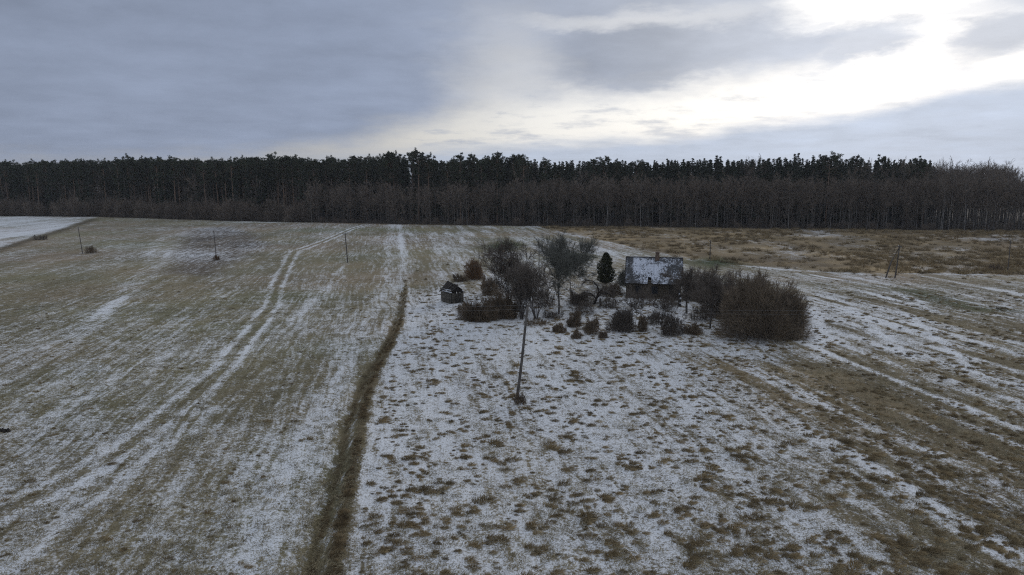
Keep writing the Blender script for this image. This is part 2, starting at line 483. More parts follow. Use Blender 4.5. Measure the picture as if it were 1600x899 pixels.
def fields(x, y):
    """Snow cover (0-1) and grass colour of the ground at points."""
    u = x + 0.17 * y
    rd = right_of_ditch(x, y)
    lo = fbm(x * 0.05, y * 0.05, 21, 3) - 0.5
    st = fbm(u * 0.45, y * 0.035, 31, 3) - 0.5          # long strips along the mowing direction
    right = ss(rd, -0.5, 1.0)
    # left field: thin dusting on pale grass
    s_left = 0.33 + lo * 0.28 + st * 0.27 + 0.12 * ss(y, 90, 30)
    # near centre: well covered
    s_mid = 0.68 + lo * 0.22 + st * 0.25
    # right-hand side: streaky
    tx = np.degrees(np.arctan2(x, y))
    st2 = fbm(u * 1.0, y * 0.05, 35, 3) - 0.5
    s_right = 0.50 + st2 * 1.15 + st * 0.5 + lo * 0.3
    rr = ss(x - 0.11 * y, 8, 22)
    s_r = s_mid * (1 - rr) + s_right * rr
    # far stubble
    farc = ss(y, 92, 118)
    s_far = 0.42 + st * 0.6 + lo * 0.35
    s_r = s_r * (1 - farc) + s_far * farc
    yard = soft_poly(x, y, YARD, 5.0)
    s_r = np.maximum(s_r, yard * (0.50 + st * 0.25 + lo * 0.35))
    brown = soft_poly(x, y, BROWN, 2.5)
    s_r = s_r * (1 - brown * 0.62) + brown * np.clip(0.14 + st2 * 1.2, 0, 1)
    snow = s_left * (1 - right) + s_r * right
    # meadow of tall dry grass beyond
    oe = np.argsort(MEADOW_EDGE[:, 0])
    medge = np.interp(x, np.sort(MEADOW_EDGE[:, 0]), MEADOW_EDGE[oe, 1])
    o2 = np.argsort(-MEADOW_EDGE[:, 1]); P = MEADOW_EDGE
    # meadow polygon: rim line plus the wood's edge
    MP = np.vstack([P, [[400, 110]], [[400, 225]], TREE_LINE[::-1][:6]])
    mead = soft_poly(x, y, MP, 5.0)
    ms = 0.14 + (fbm(x * 0.10, y * 0.07, 41, 4) - 0.5) * 1.2 + 0.10 * ss(x, 60, 110)
    snow = snow * (1 - mead) + np.clip(ms, 0, 0.5) * mead
    snow += 0.40 * np.exp(-(poly_dist(x, y, P) / 1.3) ** 2) * (0.1 + 0.9 * vnoise(x * .15, y * .15, 3))
    fl = soft_poly(x, y, FAR_LEFT, 1.5)
    snow = snow * (1 - fl) + (0.66 + st * 0.6 + lo * 0.5) * fl
    pl = soft_poly(x, y, PLOUGH, 4.0)
    snow = snow * (1 - pl) + (0.40 + lo * 0.5) * pl
    for L, w, a in BANDS:
        d = poly_dist(x, y, L); snow += 0.75 * a * np.exp(-(d / (0.75 * w)) ** 2) * (0.3 + 1.3 * vnoise(u * .5, y * .12, 7))
    dr = poly_dist(x, y, RUT); dr2 = poly_dist(x - 1.9, y, RUT)
    kr = (ss(y, 26, 60) * 0.18 + 0.16) * (0.5 + vnoise(y * 0.5, x * 0.2, 8))
    snow += kr * (np.exp(-(dr / 0.36) ** 2) + np.exp(-(dr2 / 0.36) ** 2)) - 0.10 * np.exp(-(poly_dist(x - 0.95, y, RUT) / 0.5) ** 2)
    dro = poly_dist(x, y, ROAD)
    snow += 0.20 * np.exp(-(dro / 1.5) ** 2) * (0.5 + vnoise(u * 1.2, y * 0.1, 12)) + 0.22 * np.exp(-(poly_dist(x, y, ROAD2) / 0.9) ** 2)
    snow += 0.5 * np.exp(-(poly_dist(x, y, SNOW_STRIP) / 2.5) ** 2)
    dl, dr_ = poly_dist(x, y, DITCH_L), poly_dist(x, y, DITCH_R)
    ragged = 0.40 + 0.75 * vnoise(x * 0.9, y * 0.9, 77)
    ditch = np.maximum(np.exp(-(dl / (0.34 * ragged)) ** 2), np.exp(-(dr_ / (0.40 * ragged)) ** 2)) * (0.4 + 0.6 * ss(y, 90, 75)) * ss(y, 125, 105)
    snow -= 1.0 * ditch
    bd = np.exp(-(poly_dist(x, y, BOUNDARY) / 1.3) ** 2)
    snow -= 0.8 * bd
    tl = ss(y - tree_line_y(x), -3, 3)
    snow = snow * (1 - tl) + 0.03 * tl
    green = np.zeros_like(x)
    for g in GREENS:
        green = np.maximum(green, soft_poly(x, y, g, 4.0))
    snow = snow * (1 - 0.6 * green)
    snow = np.clip(snow, 0, 1)
    # grass colour
    c = np.empty(x.shape + (3,))
    tone = fbm(x * 0.16 + 9, y * 0.10, 51, 4)[..., None]
    tone = np.clip((tone - 0.5) * 2.0 + 0.5, 0, 1)
    c[...] = np.array([0.170, 0.148, 0.090]) * (1 - tone) + np.array([0.245, 0.200, 0.122]) * tone
    olive = fbm(x * 0.03, y * 0.05, 61, 3)[..., None]
    c *= 1 + (olive - 0.5) * np.array([-0.3, 0.0, -0.25])
    def blend(mask, colr):
        k = mask[..., None]; c[...] = c * (1 - k) + (np.array(colr) * (0.7 + 0.6 * tone)) * k
    blend(right * (1 - farc), (0.175, 0.14, 0.083))
    blend(brown, (0.225, 0.172, 0.10))
    blend(mead, (0.225, 0.168, 0.095))
    blend(mead * 0.7 * ss(fbm(x * .03, y * .06, 71, 4), 0.42, 0.70), (0.150, 0.110, 0.068))
    blend(mead * ss(fbm(x * .04, y * .09, 75, 4), 0.48, 0.72), (0.29, 0.212, 0.115))
    blend(pl, (0.115, 0.092, 0.066))
    blend(green, (0.046, 0.062, 0.024))
    blend(ditch, (0.105, 0.075, 0.040))
    blend(bd, (0.08, 0.066, 0.045))
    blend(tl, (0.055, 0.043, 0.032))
    return snow, c


def ground_material():
    m = bpy.data.materials.new('snow_dusted_grass'); m.use_nodes = True
    t = m.node_tree; E.tree = t; p = t.nodes['Principled BSDF']
    p.inputs['Roughness'].default_value = 0.95; p.inputs['Specular IOR Level'].default_value = 0.1
    ge = t.nodes.new('ShaderNodeNewGeometry'); pos = ge.outputs['Position']
    sp = t.nodes.new('ShaderNodeSeparateXYZ'); t.links.new(pos, sp.inputs[0])
    x, y = E(sp.outputs[0]), E(sp.outputs[1])
    u = x + y * 0.17
    wob = E(noise(pos, 0.05, 2).outputs[0]) * 3.0
    uv = combine(u + wob, y * 0.16, 0.0)
    at = t.nodes.new('ShaderNodeAttribute'); at.attribute_name = 'snow'; snow = E(at.outputs['Fac'])
    ac = t.nodes.new('ShaderNodeAttribute'); ac.attribute_name = 'grass'
    f1 = E(noise(pos, 4.2, 8, 0.78).outputs[0])          # clods and blades
    f2 = E(noise(uv, 1.25, 6, 0.62).outputs[0])          # mowing streaks
    f3 = E(noise(pos, 0.55, 7, 0.75).outputs[0])
    f4 = E(noise(combine((u + wob) * 2.3, y * 0.07, 0.0), 1.0, 4, 0.6).outputs[0])   # furrows
    val = (f1 - 0.5) * 1.55 + (f2 - 0.5) * 0.60 + (f3 - 0.5) * 0.75 + (f4 - 0.5) * 0.62
    thr = (0.5 - snow) * 0.70
    soft = 0.15 - sstep(snow, 0.45, 0.8) * 0.06
    d = val - thr
    mask = sstep(d / soft, -1.0, 1.0)
    speck = E(noise(pos, 8.5, 5, 0.8).outputs[0])
    mask = mask * (1.0 - sstep(0.5 - speck, -0.01, 0.09) * (0.95 - snow * 0.33))
    mask = mask * (0.72 + snow * 0.26)
    tone = 0.30 + E(noise(pos, 5.5, 6, 0.8).outputs[0]) * 1.45
    grass = scalec(ac.outputs['Color'], tone)
    hue = E(noise(pos, 0.9, 4, 0.6).outputs[0])
    grass = mixc(sstep(hue, 0.52, 0.7) * 0.45, grass, scalec(grass, 0.62))
    snowc = mixc(E(noise(pos, 1.4, 4).outputs[0]), (0.82, 0.835, 0.855), (0.89, 0.90, 0.91))
    t.links.new(mixc(mask, grass, snowc), p.inputs['Base Color'])
    b = t.nodes.new('ShaderNodeBump'); b.inputs['Strength'].default_value = 0.9; b.inputs['Distance'].default_value = 0.16
    t.links.new((f1 * 0.7 + f2 * 0.5).s, b.inputs['Height']); t.links.new(b.outputs[0], p.inputs['Normal'])
    return m


def make_ground():
    xs = np.arange(-62, 62.01, 0.36)
    g, s = [62.0], 0.36
    while g[-1] < 330: s = min(s * 1.045, 2.2); g.append(g[-1] + s)
    while g[-1] < 4000: s *= 1.35; g.append(g[-1] + s)
    g = np.array(g[1:]); xs = np.concatenate([-g[::-1], xs, g])
    yv, s = [-25.0], 3.0
    while yv[-1] < 16: yv.append(yv[-1] + s)
    s = 0.27
    while yv[-1] < 340: s = max(0.27, yv[-1] * 0.0075); yv.append(yv[-1] + min(s, 2.2))
    while yv[-1] < 9000: s *= 1.35; yv.append(yv[-1] + s)
    yv = np.concatenate([[-4000, -1200, -300, -90], yv])
    X, Y = np.meshgrid(xs, yv)
    Z = land(X, Y)
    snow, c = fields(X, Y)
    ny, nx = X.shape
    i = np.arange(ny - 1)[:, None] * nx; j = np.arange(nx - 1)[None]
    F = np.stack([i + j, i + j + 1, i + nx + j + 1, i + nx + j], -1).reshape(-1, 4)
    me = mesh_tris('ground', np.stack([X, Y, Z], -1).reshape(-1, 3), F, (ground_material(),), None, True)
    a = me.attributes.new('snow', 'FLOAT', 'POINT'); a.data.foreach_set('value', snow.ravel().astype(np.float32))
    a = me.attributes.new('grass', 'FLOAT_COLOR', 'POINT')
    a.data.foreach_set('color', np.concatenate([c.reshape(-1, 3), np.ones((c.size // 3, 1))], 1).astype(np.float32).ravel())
    o = obj('ground', me); tag(o, 'snow-dusted fields of pale grass and dry meadow', None, None, 'structure')
    return o


make_ground()


def gz(x, y): return float(land(np.array([x]), np.array([y]))[0])


# ------------------------------------------------------------------ plants: generators
def wander(rng, D, amt): return unit(D + rng.normal(size=D.shape) * amt)


def bare_tree(seed, h, crown0, spread, counts, twig_r, stems=1, lean=0.15, fork=0.55, trunk_r=None, up=0.35, mats=('bark', 'twig')):
    """Leafless tree. Returns (trunk mesh, crown mesh)."""
    rng = np.random.default_rng(seed)
    tr, cr = MB(), MB()
    S0, D0, L0, R0 = [], [], [], []
    for s in range(stems):
        r = (trunk_r or h * 0.011) * (1 if stems == 1 else 0.6)
        az = rng.uniform(0, 6.283); tilt = lean * (0.3 + rng.random()) if stems == 1 else lean * (0.4 + 1.2 * rng.random())
        top = np.array([math.cos(az) * tilt * h, math.sin(az) * tilt * h, h * rng.uniform(0.86, 1.0)])
        b = np.array([math.cos(az), math.sin(az), 0]) * (0 if stems == 1 else r * 2)
        k = 8; tt = np.linspace(0, 1, k)[:, None]
        P = b + tt ** 1.25 * [top[0], top[1], 0] + tt * [0, 0, top[2]] + np.sin(tt * rng.uniform(3, 7) + rng.random()) * rng.normal(size=3) * [1, 1, 0] * h * 0.014
        P[0, 2] = -0.25
        tr.tube(P, r * (1 - tt[:, 0] * 0.86), 5, True)
        n1 = counts[0]
        t = crown0 + (1 - crown0) * rng.random(n1) ** 0.85
        idx = np.clip(t * (k - 1), 0, k - 1.001); i0 = idx.astype(int); fr = (idx - i0)[:, None]
        S = P[i0] * (1 - fr) + P[i0 + 1] * fr
        a = rng.uniform(0, 6.283, n1)
        o = fork * rng.uniform(0.6, 1.3, n1)
        D = unit(np.stack([np.cos(a) * o, np.sin(a) * o, 1.0 - 0.3 * o + rng.normal(0, .12, n1)], -1))
        L = spread * h * (0.35 + 0.75 * np.sin(np.clip((t - crown0) / (1 - crown0), 0, 1) * 2.6 + 0.35)) * rng.uniform(.7, 1.2, n1)
        S0.append(S); D0.append(D); L0.append(L); R0.append(r * (1 - t * 0.8) * 0.55)
    S, D, L, Rr = map(np.concatenate, (S0, D0, L0, R0))
    # each limb in two bent pieces
    tr.cones(S, D, L * 0.5, Rr, 0.7)
    S2 = S + D * (L * 0.5)[:, None]; D2 = unit(wander(rng, D, 0.22) + [0, 0, up]); L2 = L * 0.55
    tr.cones(S2, D2, L2, Rr * 0.68, 0.3)
    S, D, L, Rr = np.vstack([S, S2]), np.vstack([D, D2]), np.concatenate([L * 0.5, L2]), np.concatenate([Rr, Rr * 0.68])
    for lv, n in enumerate(counts[1:]):
        last = lv == len(counts) - 2
        n = n * stems
        p = rng.choice(len(S), n, p=L / L.sum()); t = rng.uniform(0.15, 1.0, n)
        s = S[p] + D[p] * (L[p] * t)[:, None]
        d = unit(D[p] * 0.8 + rng.normal(size=(n, 3)) * 0.5 + [0, 0, up * 0.7])
        l = np.maximum(L[p] * rng.uniform(0.45, 0.95, n) * (1.15 - 0.45 * t), 0.25 if last else 0.4)
        r = np.maximum(Rr[p] * 0.5, twig_r * (1.0 if last else 1.5))
        cr.cones(s, d, l, r, 0.0 if last else 0.4)
        S, D, L, Rr = s, d, l, r
    return tr.mesh('bare_trunk', M[mats[0]]), cr.mesh('bare_crown', M[mats[1]]), (S, D, L)


def spruce_tree(seed, h, r, dens=1.0):
    rng = np.random.default_rng(seed); tr, cr = MB(), MB()
    tr.tube([[0, 0, -0.3], [0, 0, h * .5], [0, 0, h]], [h * .012, h * .008, 0.02], 5)
    nb = int(190 * dens)
    t = rng.random(nb) ** 0.72 * 0.90 + 0.10                 # height share
    a = rng.uniform(0, 6.283, nb)
    ln = r * (1 - t) ** 0.85 * rng.uniform(.65, 1.15, nb) + 0.25
    S = np.stack([np.zeros(nb), np.zeros(nb), t * h], -1)
    D = unit(np.stack([np.cos(a), np.sin(a), 0.5 * t - 0.32 + rng.normal(0, .08, nb)], -1))
    tr.cones(S, D, ln * 0.9, 0.035, 0.3)
    m = 24
    P = np.repeat(np.arange(nb), m); q = rng.uniform(0.15, 1.0, len(P))
    s = S[P] + D[P] * (ln[P] * q)[:, None]
    side = np.cross(D[P], [0, 0, 1.0]); side = unit(side)
    d = unit(D[P] * 0.7 + side * rng.normal(0, .7, (len(P), 1)) + [0, 0, -0.45] + rng.normal(size=(len(P), 3)) * .25)
    L = np.minimum(0.24 + ln[P] * 0.20, 0.75) * rng.uniform(.6, 1.2, len(P))
    w = unit(np.cross(d, rng.normal(size=d.shape))) * (L * 0.24)[:, None]
    V = np.stack([s - w, s + w, s + d * L[:, None]], 1).reshape(-1, 3)
    cr.add(V, np.arange(len(V)).reshape(-1, 3))
    k = 260; t = 1 - rng.random(k) ** 1.2 * .22; a = rng.uniform(0, 6.283, k); q = r * (1.01 - t) ** 1.0 * 1.0 + .06
    s = np.stack([np.cos(a) * q * .3, np.sin(a) * q * .3, t * h], -1)
    d = unit(np.stack([np.cos(a), np.sin(a), rng.normal(.25, .35, k)], -1)); L = q * rng.uniform(.5, 1.0, k) + .1
    w = unit(np.cross(d, rng.normal(size=d.shape))) * (L * .22)[:, None]
    V = np.stack([s - w, s + w, s + d * L[:, None]], 1).reshape(-1, 3)
    cr.add(V, np.arange(len(V)).reshape(-1, 3))
    return tr.mesh('spruce_trunk', M['bark']), cr.mesh('spruce_crown', M['spruce'])


def pine_tree(seed, h, r, crown0=0.55):
    rng = np.random.default_rng(seed); tr, cr = MB(), MB()
    b = rng.normal(0, .012 * h, 2)
    P = np.array([[0, 0, -0.3], [b[0] * .3, b[1] * .3, h * .35], [b[0], b[1], h * .7], [b[0] * 1.2, b[1] * 1.2, h * 0.97]])
    tr.tube(P, [h * .011, h * .0095, h * .0065, .04], 6)
    nb = 44
    t = crown0 + (1 - crown0) * rng.random(nb) ** 0.8
    a = rng.uniform(0, 6.283, nb)
    q = (t - crown0) / (1 - crown0)
    ln = r * (0.45 + 0.75 * np.sin(np.clip(q * 2.4 + .45, 0, 3.1))) * rng.uniform(.5, 1.2, nb)
    S = np.stack([np.interp(t * h, P[:, 2], P[:, 0]), np.interp(t * h, P[:, 2], P[:, 1]), t * h], -1)
    D = unit(np.stack([np.cos(a), np.sin(a), 0.25 + 0.55 * q + rng.normal(0, .15, nb)], -1))
    tr.cones(S, D, ln, 0.06, 0.4)
    cl = np.repeat(np.arange(nb), 3); qq = rng.uniform(0.45, 1.05, len(cl))
    C = S[cl] + D[cl] * (ln[cl] * qq)[:, None] + rng.normal(size=(len(cl), 3)) * [.35, .35, .2]
    C = np.vstack([C, P[-1] + rng.normal(size=(6, 3)) * [.5, .5, .5]])
    m = 30; k = np.repeat(np.arange(len(C)), m)
    d = unit(rng.normal(size=(len(k), 3)) * [1, 1, .75] + [0, 0, .25])
    rad = rng.uniform(.35, .75, len(C))[k]
    s = C[k] + d * (rad * rng.uniform(0, .6, len(k)))[:, None]
    L = rad * rng.uniform(.5, 1.0, len(k))
    w = unit(np.cross(d, rng.normal(size=d.shape))) * (L * .22)[:, None]
    V = np.stack([s - w, s + w, s + d * L[:, None]], 1).reshape(-1, 3)
    cr.add(V, np.arange(len(V)).reshape(-1, 3))
    return tr.mesh('pine_trunk', M['pine_bark']), cr.mesh('pine_crown', M['pine'])


def bush(seed, w, dpt, h, n, twig_r, m='twig_home', base=0.35, up=0.5, lop=0.0, rag=0.9):
    """Leafless shrub: stems fanning out of the ground into a dome of twigs."""
    rng = np.random.default_rng(seed); tr, cr = MB(), MB()
    n1 = n[0]
    a = rng.uniform(0, 6.283, n1); rr = np.sqrt(rng.random(n1))
    B = np.stack([np.cos(a) * rr * w * .5 * base, np.sin(a) * rr * dpt * .5 * base, np.full(n1, -.15)], -1)
    # aim at a point of the dome
    dome = np.clip(1 - (rr * .97) ** 3, 0.05, 1) ** (1 / 3)
    jit = rng.uniform(.72, .97, n1)
    T = np.stack([np.cos(a) * rr * w * .5, np.sin(a) * rr * dpt * .5, h * dome * (1 - lop * np.cos(a) * rr)], -1) * jit[:, None]
    v = T - B; L = np.linalg.norm(v, axis=1) * 0.62; D = unit(v * [.8, .8, 1.1])
    r0 = np.maximum(h * .006, twig_r * 2.0)
    tr.cones(B, D, L * 0.5, r0, .7)
    S2 = B + D * (L * .5)[:, None]; v2 = T - S2; D2 = unit(v2); L2 = np.linalg.norm(v2, axis=1) * 0.9
    tr.cones(S2, D2, L2, r0 * .7, .2)
    S, D, L, Rr = np.vstack([B, S2]), np.vstack([D, D2]), np.concatenate([L * .5, L2]), np.full(2 * n1, r0)
    for lv, k in enumerate(n[1:]):
        last = lv == len(n) - 2
        p = rng.choice(len(S), k, p=L / L.sum()); t = rng.uniform(.25, 1, k)
        s = S[p] + D[p] * (L[p] * t)[:, None]
        d = unit(D[p] * .9 + rng.normal(size=(k, 3)) * .42 + [0, 0, up * .5])
        l = L[p] * rng.uniform(.35, .7, k) * (1.15 - .5 * t)
        l = np.clip(l, .15, min(h * .42, 1.7))
        cr.cones(s, d, l, twig_r * (1 if last else 1.5), 0.0 if last else .5)
        S, D, L = s, d, l
    # twigs filling the dome right down to the ground
    k = int(n[-1] * 1.25)
    a = rng.uniform(0, 6.283, k); q = rng.random(k) ** .42; ct = rng.uniform(0.02, 1, k); stt = np.sqrt(1 - ct ** 2)
    lump = (.45 + .85 * fbm(np.cos(a) * 2.1 + ct + 9, np.sin(a) * 2.1 + ct * 2.5 + 9, seed, 3)) * (stt ** 2.3 + ct ** 2.3) ** (-1 / 2.3)
    s = np.stack([np.cos(a) * stt * w * .5, np.sin(a) * stt * dpt * .5, ct * h * (1 - lop * np.cos(a) * stt)], -1) * (q * lump)[:, None]
    d = unit(unit(s + [0, 0, h * .12]) * [1, 1, 1.2] + rng.normal(size=(k, 3)) * .4 + [0, 0, up * .5])
    cr.cones(s, d, np.clip(h * rng.uniform(.10, .30, k), .14, 1.4), twig_r)
    amp = rag
    for mb in (tr, cr):
        for q in mb.V:
            ang = np.arctan2(q[:, 1], q[:, 0])
            f = 1 - amp * .45 + amp * fbm(np.cos(ang) * 1.4 + seed, np.sin(ang) * 1.4 + seed * 2, seed, 2)
            g = 1 - amp * .5 + amp * 1.1 * fbm(q[:, 0] / w * 3.2 + seed, q[:, 1] / dpt * 2.5, seed + 3, 2)
            q[:, 0] *= f; q[:, 1] *= f; q[:, 2] *= g
    return tr.mesh('shrub_stem', M['bark' if m not in ('redtwig', 'orange') else m]), cr.mesh('shrub_twigs', M[m])


def plant(name, label, cat, pos, parts, rz=0.0, scale=1.0, group=None):
    t = thing(name, label, cat, (pos[0], pos[1], gz(*pos)), rz, group)
    t.scale = (scale,) * 3 if not isinstance(scale, tuple) else scale
    for n, me in parts: obj(n, me, t)
    return t


def scatter_object(name, label, pts, rot, scl, idx, meshes):
    """One object whose geometry nodes set copies of a few meshes on its points."""
    me = bpy.data.meshes.new(name); n = len(pts)
    me.vertices.add(n); me.vertices.foreach_set('co', np.asarray(pts, np.float32).ravel())
    a = me.attributes.new('rot', 'FLOAT_VECTOR', 'POINT'); a.data.foreach_set('vector', np.asarray(rot, np.float32).ravel())
    a = me.attributes.new('scl', 'FLOAT_VECTOR', 'POINT'); a.data.foreach_set('vector', np.asarray(scl, np.float32).ravel())
    a = me.attributes.new('idx', 'INT', 'POINT'); a.data.foreach_set('value', np.asarray(idx, np.int32))
    o = obj(name, me); tag(o, label, None, None, 'stuff')
    g = bpy.data.node_groups.new(name, 'GeometryNodeTree')
    g.interface.new_socket('Geometry', in_out='INPUT', socket_type='NodeSocketGeometry')
    g.interface.new_socket('Geometry', in_out='OUTPUT', socket_type='NodeSocketGeometry')
    N, Lk = g.nodes, g.links
    gi, go = N.new('NodeGroupInput'), N.new('NodeGroupOutput')
    g2i = N.new('GeometryNodeGeometryToInstance')
    for k, m in reversed(list(enumerate(meshes))):
        src = bpy.data.objects.new(name + '_source', m)
        oi = N.new('GeometryNodeObjectInfo'); oi.inputs['Object'].default_value = src; oi.inputs['As Instance'].default_value = False
        Lk.new(oi.outputs['Geometry'], g2i.inputs[0])
    iop = N.new('GeometryNodeInstanceOnPoints')
    Lk.new(gi.outputs[0], iop.inputs['Points']); Lk.new(g2i.outputs[0], iop.inputs['Instance'])
    iop.inputs['Pick Instance'].default_value = True

    def attr(nm, ty):
        q = N.new('GeometryNodeInputNamedAttribute'); q.data_type = ty; q.inputs['Name'].default_value = nm
        return q.outputs['Attribute']
    Lk.new(attr('idx', 'INT'), iop.inputs['Instance Index'])
    e2r = N.new('FunctionNodeEulerToRotation'); Lk.new(attr('rot', 'FLOAT_VECTOR'), e2r.inputs[0])
    Lk.new(e2r.outputs[0], iop.inputs['Rotation']); Lk.new(attr('scl', 'FLOAT_VECTOR'), iop.inputs['Scale'])
    Lk.new(iop.outputs[0], go.inputs[0])
    md = o.modifiers.new('scatter', 'NODES'); md.node_group = g
    return o


def joined(a, b):
    """One two-material mesh out of a trunk and a crown."""
    va, vb = np.empty(len(a.vertices) * 3), np.empty(len(b.vertices) * 3)
    a.vertices.foreach_get('co', va); b.vertices.foreach_get('co', vb)
    fa, fb = np.empty(len(a.loops), np.int32), np.empty(len(b.loops), np.int32)
    a.loops.foreach_get('vertex_index', fa); b.loops.foreach_get('vertex_index', fb)
    fa, fb = fa.reshape(-1, 3), fb.reshape(-1, 3)
    return mesh_tris('whole_tree', np.vstack([va.reshape(-1, 3), vb.reshape(-1, 3)]), np.vstack([fa, fb + len(a.vertices)]),
                     (a.materials[0], b.materials[0]), np.r_[np.zeros(len(fa)), np.ones(len(fb))])


# ------------------------------------------------------------------ the wood beyond the fields
BARE = [bare_tree(100 + i, 17.0, 0.16 + 0.07 * (i % 3), 0.17 + 0.02 * (i % 2), (18, 110, 620), 0.026, lean=0.035, fork=0.62,
                  trunk_r=0.11, mats=('pale_bark' if i in (2, 5) else 'bark', 'twig'))[:2] for i in range(7)]
BROAD = [bare_tree(140 + i, 24.0, 0.22, 0.20, (22, 150, 800), 0.025, lean=0.03, fork=0.75, trunk_r=0.2, mats=('pale_bark', 'twig'))[:2] for i in range(4)]
THICK = [bush(160 + i, 6.0, 6.0, 7.5, (20, 130, 420), 0.028, 'twig') for i in range(4)]
SPR = [spruce_tree(200 + i, 24.0, 3.0 + 0.3 * (i % 3)) for i in range(5)]
PIN = [pine_tree(220 + i, 25.0, 2.6 + 0.3 * (i % 3), 0.55 + 0.04 * (i % 3)) for i in range(6)]


def px_of(x, y): return 800 + F_PX * x / (y * math.cos(PITCH) + CAM_H * math.sin(PITCH))


def h_for(px_top, y):
    """Height of a thing at distance y whose top shows at image row px_top."""
    return CAM_H - y * math.tan(PITCH + math.atan((px_top - 449.5) / F_PX))


def landmark(px):
    for lim, t in ((60, 'above the snowy far left field'), (140, 'above the field boundary bush'), (235, 'right of the far left pole'), (330, 'left of the ploughed patch pole'), (430, 'right of the ploughed patch pole'), (540, 'left of the snow patch pole'),
                   (610, 'left of the field track end'), (680, 'right of the field track end'), (745, 'beyond the hut'), (830, 'beyond the reddish-leaved tree'), (930, 'beyond the lichen tree'),
                   (985, 'beyond the columnar evergreen'), (1065, 'straight beyond the house'), (1130, 'beyond the crooked tree'), (1260, 'beyond the willow dome'), (1345, 'right of the willow dome'), (1440, 'beyond the braced pole'), (1540, 'left of the far right pole')):
        if px < lim: return t
    return 'at the far right edge'


